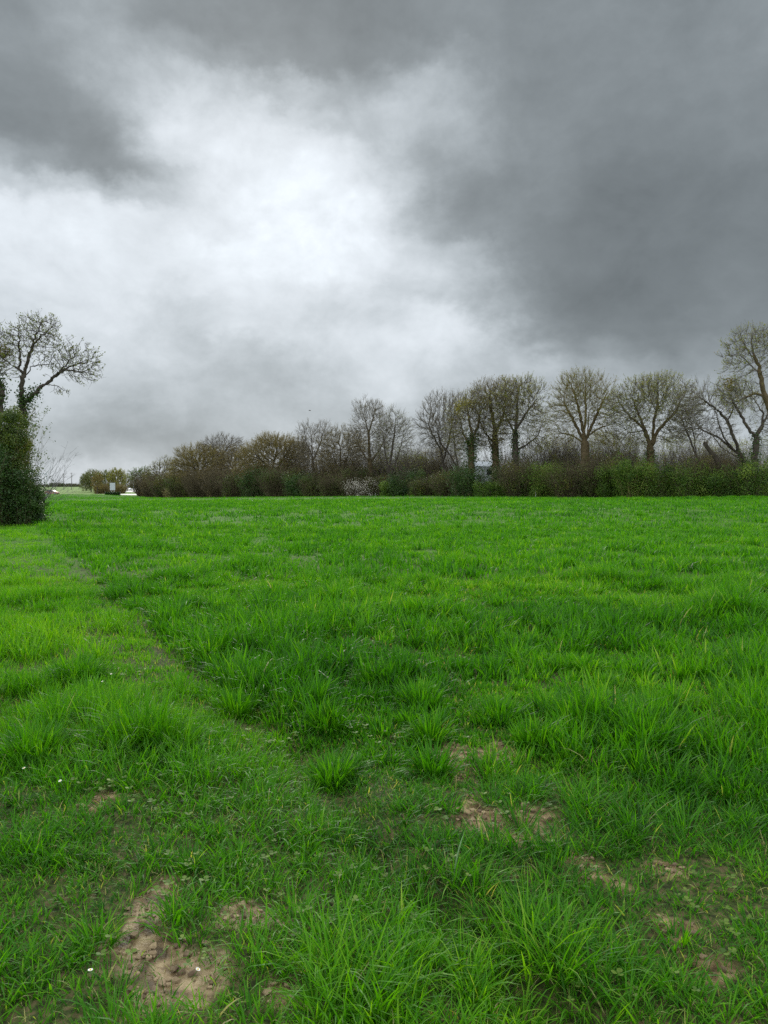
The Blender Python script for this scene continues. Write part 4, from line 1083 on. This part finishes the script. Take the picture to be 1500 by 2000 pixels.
def far_sign():
    f = ground_at(220, 250); t = thing('road_sign', 'large grey road sign seen from behind on two posts', 'sign', f)
    z0, z1 = pt(220, 960, 250)[2] - f[2], pt(220, 944, 250)[2] - f[2]
    s = Soup(); s.box((0, 0, (z0 + z1) / 2 + .3), (1.7, .08, z1 - z0 - .3)); s.build('panel', MAT['grey_metal'], t)
    for k in (-.5, .5):
        s = Soup(); s.tube([(k, .09, -.3), (k, .09, z1 - .2)], .05, 8); s.build('post', MAT['grey_metal'], t)
    for k in (-.45, .45):
        s = Soup(); s.box((k, -.1, .8), (.55, .3, .6)); s.build('footing', MAT['white_paint'], t)
far_sign()
def low_hedge():
    f = ground_at(220, 213); t = thing('clipped_hedge', 'long low dark clipped hedge between two posts at the far field edge', 'hedge', f)
    n = 5000; C = np.c_[rng.uniform(-2.0, 2.0, n), rng.uniform(-.4, .4, n), rng.uniform(0, .95, n) * (0.85 + 0.2 * rng.random(n))]
    V, q = leaves(C, 0.16); mesh_obj('foliage', V, [q], MAT['leaf_dark'], t, attrs={'tint': np.repeat(rng.random(n) * .5, 4)})
    for k in (-2.1, 2.1):
        s = Soup(); s.box((k, 0, .5), (.16, .16, 1.2)); s.build('post', MAT['dark_wood'], t)
low_hedge()

FT = 'trees beyond the far end of the field'
FAR = [(178, 330, 920, 20, 'far_leaf', 'olive round tree, leftmost of the far trees'), (207, 320, 921, 16, 'far_leaf', 'greener far tree behind the grey road sign'), (228, 300, 916, 17, 'bud', 'tallest of the far trees, right of the grey sign'),
       (190, 285, 926, 9, 'bud_brown', 'thin yellow brown sapling in front of the far trees'), (168, 350, 930, 10, 'far_leaf', 'small pale tree at the left foot of the far trees'), (252, 390, 930, 12, 'far_leaf', 'pale bare tree behind the white car')]
for c, Y, top, half, bud, lab in FAR:
    base_row = 962
    m = (top + base_row) / 2
    tree('far_tree', lab, Y, c, [[(c, 966), (c, 950), (c, m)], [(c, 950), (c - half * .4, m)], [(c, 950), (c + half * .4, m)]],
         [(c, top + (base_row - top) * .40, half, (base_row - top) * .40), (c, top + (base_row - top) * .55, half * .9, (base_row - top) * .3)], 0.25, natt=360, step=0.5, kill=0.75, infl=6, twigs=4.5, twig_len=1.0, tip=0.03, nbud=4.5, bud_size=0.32, bud=bud, twigmat='twig_olive', group=FT, tint=0.5)
for c, Y, top, half, lab in ((198, 290, 946, 14, 'reddish brown far shrub left of the grey sign'), (233, 285, 944, 12, 'reddish brown far shrub right of the grey sign'), (265, 360, 944, 16, 'green far bush behind the pale road'), (212, 300, 942, 10, 'pale brown far shrub just behind the grey sign')):
    bush('far_shrub', lab, Y, c, top, half, 260, 1500, 'twig_olive' if 'green' not in lab else 'twig_brown', 'bud_brown' if 'green' not in lab else 'leaf_green', 0.3, 0.6, 2.0, 'shrubs beyond the far end of the field', stem_r=0.04, cat='shrub')
for i, (c, top, half, lab) in enumerate(((86, 946, 16, 'low grey hedge on the far rise, below the wind turbine'), (112, 942, 16, 'low grey hedge on the far rise around the left pole'), (142, 944, 18, 'low grey hedge on the far rise around the right pole'), (60, 946, 16, 'low grey hedge on the far rise, behind the near hedge'))):
    bush('far_hedge', lab, 600, c, top, half, 400, 3000, 'twig_brown', 'far_leaf', 0.55, 0.1, 4.0, 'hedges on the far rise', stem_r=0.07, cat='hedge')

def turbine():
    Y = 640; f = ground_at(91, Y); hub = pt(89.5, 926, Y) - f
    t = thing('wind_turbine', 'distant grey wind turbine with thin curved blades above the far rise', 'wind turbine', f)
    s = Soup(); s.tube([(0, 0, -1), (hub[0], 0, hub[2] - .4)], [.55, .3], 12); s.build('tower', MAT['white_paint'], t, smooth=True)
    s = Soup(); s.box((hub[0], .6, hub[2]), (.8, 2.2, .8)); s.build('nacelle', MAT['grey_metal'], t)
    s = Soup(); s.tube([(hub[0], -.5, hub[2]), (hub[0], -1.1, hub[2])], [.45, .2], 10); s.build('hub', MAT['grey_metal'], t, smooth=True)
    for ang in (58, -57, 180):
        a = math.radians(ang); L_ = 8.2; s = Soup(); P = []
        for k in range(8):
            u = k / 7; b = a - 0.16 * math.sin(u * math.pi)
            P.append((hub[0] + math.cos(b) * L_ * u, -.8, hub[2] + math.sin(b) * L_ * u))
        s.tube(P, np.linspace(.34, .1, 8), 6); s.build('blade', MAT['grey_metal'], t, smooth=True)
turbine()

def house():
    Y = 101; f = ground_at(950, Y); f[2] = gz(np.array([f[0]]), np.array([f[1]]), False)[0]
    t = thing('house', 'pale house wall with dark window glimpsed through the hedge', 'house', f)
    z = lambda r: pt(950, r, Y)[2] - f[2]
    h = z(911); w = 2.0
    s = Soup(); s.box((-.2, 2, h / 2), (w, 4, h)); s.build('wall', MAT['render_wall'], t)
    s = Soup(); hh = .7
    s.add([(-w / 2 - .4, -.2, h + .01), (w / 2 + .1, -.2, h + .01), (w / 2 + .1, 4.2, h + .01), (-w / 2 - .4, 4.2, h + .01), (-w / 2 - .4, 2, h + hh), (w / 2 + .1, 2, h + hh)],
          [(0, 1, 5, 4), (2, 3, 4, 5), (3, 2, 1, 0)], [(0, 4, 3), (1, 2, 5)]); s.build('roof', MAT['slate'], t)
    s = Soup(); s.box((.55, -.02, z(922)), (1.0, .05, .8)); win = s.build('window', MAT['glass'], t)
    s = Soup(); s.box((.55, -.05, z(922) - .44), (1.16, .1, .07)); s.build('sill', MAT['white_paint'], win)
house()

for px, Y, lab in ((733, 117, 'thin pale stake below the right white blossom'), (891, 101, 'thin pale stake below the yellow clumped tree'), (1046, 88, 'thin pale stake at the foot of the small green bush'), (508, 150, 'thin pale stake below the golden brown willow')):
    f = ground_at(px, Y); t = thing('marker_stake', lab, 'stake', f, 'pale stakes along the field edge')
    s = Soup(); s.tube([(0, 0, -.1), (0.01, 0, .55)], [.025, .02], 6); s.build('post', MAT['white_paint'], t)
    s = Soup(); s.tube([(0.01, 0, .551), (0.012, 0, .62)], [.03, .024], 6); s.build('cap', MAT['white_paint'], t)

def bird():
    c = pt(605, 802, 85); t = thing('flying_bird', 'small dark bird gliding in the grey sky above the bare trees', 'bird', c)
    s = Soup(); s.tube([(-.17, 0, 0), (-.1, 0, .01), (0, 0, .02), (.1, 0, .02), (.15, 0, .02), (.19, 0, .015)], [.012, .03, .05, .045, .03, .006], 8); s.build('body', MAT['black'], t, smooth=True)
    for k in (-1, 1):
        s = Soup(); P = [(0.03, k * .03, .03), (0.05, k * .15, .09), (0.0, k * .3, .06), (-.06, k * .38, .03)]
        V, q = [], []
        for i, p in enumerate(P):
            cc = (.11, .1, .07, .02)[i]
            V += [(p[0] + cc / 2, p[1], p[2]), (p[0], p[1], p[2] + .012), (p[0] - cc / 2, p[1], p[2]), (p[0], p[1], p[2] - .004)]
        for i in range(3):
            for j in range(4): q.append((i * 4 + j, i * 4 + (j + 1) % 4, i * 4 + 4 + (j + 1) % 4, i * 4 + 4 + j))
        s.add(V, q); s.build('wing', MAT['black'], t)
    s = Soup(); s.add([(-.15, -.02, 0), (-.15, .02, 0), (-.26, .05, 0), (-.26, -.05, 0), (-.15, 0, .012), (-.15, 0, -.008)], [(0, 4, 1, 2)], [(0, 2, 3), (0, 5, 1)]); s.build('tail', MAT['black'], t)
    t.rotation_euler = (0.1, 0.05, 0.4); t.scale = (0.75, 0.75, 0.75)
bird()

# ------------------------------------------------------------------ small things in the foreground
def daisy(label, px, row, hgt=0.06, r=0.011):
    x, y = near_xy(px, row); y -= 0.0
    z = float(gz(np.array([x]), np.array([y]))[0])
    t = thing('daisy', label, 'flower', (x, y, z), 'white daisies in the grass')
    s = Soup(); s.tube([(0, 0, -.01), (.004, -.002, hgt * .6), (.003, -.006, hgt)], [.0013, .0012, .001], 5); s.build('stem', MAT['stalk'], t, smooth=True)
    c = np.array((.003, -.006, hgt)); t.rotation_euler = (random.uniform(-.1, .45), random.uniform(-.4, .4), random.uniform(0, 6))
    n = 16; V, q = [], []
    for i in range(n):
        a = 2 * math.pi * i / n; d = np.array((math.cos(a), math.sin(a), .25)); b = np.array((-math.sin(a), math.cos(a), 0)) * r * .17
        k = len(V); V += [c + d * r * .3 - b * .6, c + d * r * .3 + b * .6, c + d * r + b, c + d * r - b]; q.append((k, k + 1, k + 2, k + 3))
    f = mesh_obj('petals', V, [np.array(q)], MAT['petal'], t, smooth=False)
    s = Soup(); s.tube([c - (0, 0, .001), c + (0, 0, .003), c + (0, 0, .0045)], [r * .36, r * .34, r * .15], 10); s.build('flower_centre', MAT['yellow'], f, smooth=True)
DAISIES = [(64, 1556, 'daisy highest up in the grass at the left edge'), (134, 1578, 'daisy beside the brown bare soil at the left'), (178, 1953, 'daisy left of the muddy patch at the bottom'),
           (374, 1944, 'daisy on the tan mud near the bottom'), (168, 1368, 'daisy at the left foot of the verge tuft'), (200, 1365, 'daisy at the right foot of the verge tuft'), (225, 1350, 'daisy farthest from the camera, right of the verge tuft')]
for px, row, lab in DAISIES:
    daisy(lab, px, row, 0.04 if row > 1900 else 0.11, 0.0075)

def weed(label, px, row, n, ln, wd, up):
    x, y = near_xy(px, row); z = float(gz(np.array([x]), np.array([y]))[0])
    t = thing('broadleaf_weed', label, 'weed', (x, y, z), 'broad leaved weeds')
    for i in range(n):
        a = 2 * math.pi * i / n + random.uniform(-.3, .3); V, q = [], []
        K = 6; p = np.array((0, 0, 0.02)); tl = up
        for k in range(K + 1):
            u = k / K; w = wd * math.sin(math.pi * (0.08 + 0.9 * u)) ** 0.8 / 2
            b = np.array((-math.sin(a), math.cos(a), 0)) * w
            V += [p - b + (0, 0, .12 * w), p - (0, 0, .15 * w), p + b + (0, 0, .12 * w)]
            p = p + np.array((math.cos(a) * math.sin(tl), math.sin(a) * math.sin(tl), math.cos(tl))) * ln / K * random.uniform(.9, 1.1); tl += 0.2 if n > 2 else 0.05
        for k in range(K): q += [(3 * k, 3 * k + 1, 3 * k + 4, 3 * k + 3), (3 * k + 1, 3 * k + 2, 3 * k + 5, 3 * k + 4)]
        mesh_obj('leaf', V, [np.array(q)], MAT['weed'], t)
weed('pale broad leaved weed in the grass left of the right bare patch', 1310, 1475, 6, 0.13, 0.045, 0.6)
weed('pair of tall pale leaves standing out of the grass near the middle bare patch', 885, 1735, 2, 0.2, 0.014, 0.1)

def clover():
    n = 520
    x = rng.uniform(-2.6, 2.6, n * 4); y = rng.uniform(2.2, 6.5, n * 4)
    k = fbm(x * 1.7, y * 1.7, 3, 12, 88) + 0.25 * bare(x, y) > 0.58; x, y = x[k][:n], y[k][:n]
    i = np.repeat(np.arange(len(x)), 3); a = rng.uniform(0, 6.28, len(x))[i] + np.tile(np.arange(3) * 2.09, len(x))
    h = rng.uniform(0.02, 0.075, len(x))[i]; r = rng.uniform(0.006, 0.011, len(x))[i]
    X, Y = x[i], y[i]; C = np.c_[X, Y, gz(X, Y) + h]
    d = np.c_[np.cos(a), np.sin(a), np.full(len(a), 0.25)]; b = np.c_[-np.sin(a), np.cos(a), np.zeros(len(a))]
    V = []
    for u, w in ((0.05, 0.1), (0.7, 0.75), (1.5, 0.95), (2.05, 0.45), (2.05, -0.45), (1.5, -0.95), (0.7, -0.75)):
        V.append(C + d * (r * u)[:, None] + b * (r * w)[:, None])
    V = np.stack(V, 1).reshape(-1, 3); base = (np.arange(len(a)) * 7)[:, None]
    q = np.concatenate([base + np.array([[1, 2, 5, 6]]), base + np.array([[2, 3, 4, 5]])]); t = base + np.array([[0, 1, 6]])
    o = mesh_obj('clover', V, [q, t], MAT['leaf_green'], attrs={'tint': np.repeat(np.clip(rng.normal(0.72, 0.12, len(a)), 0, 1), 7)})
    tag(o, 'low clover leaves scattered among the near grass', 'clover', kind='stuff')
clover()
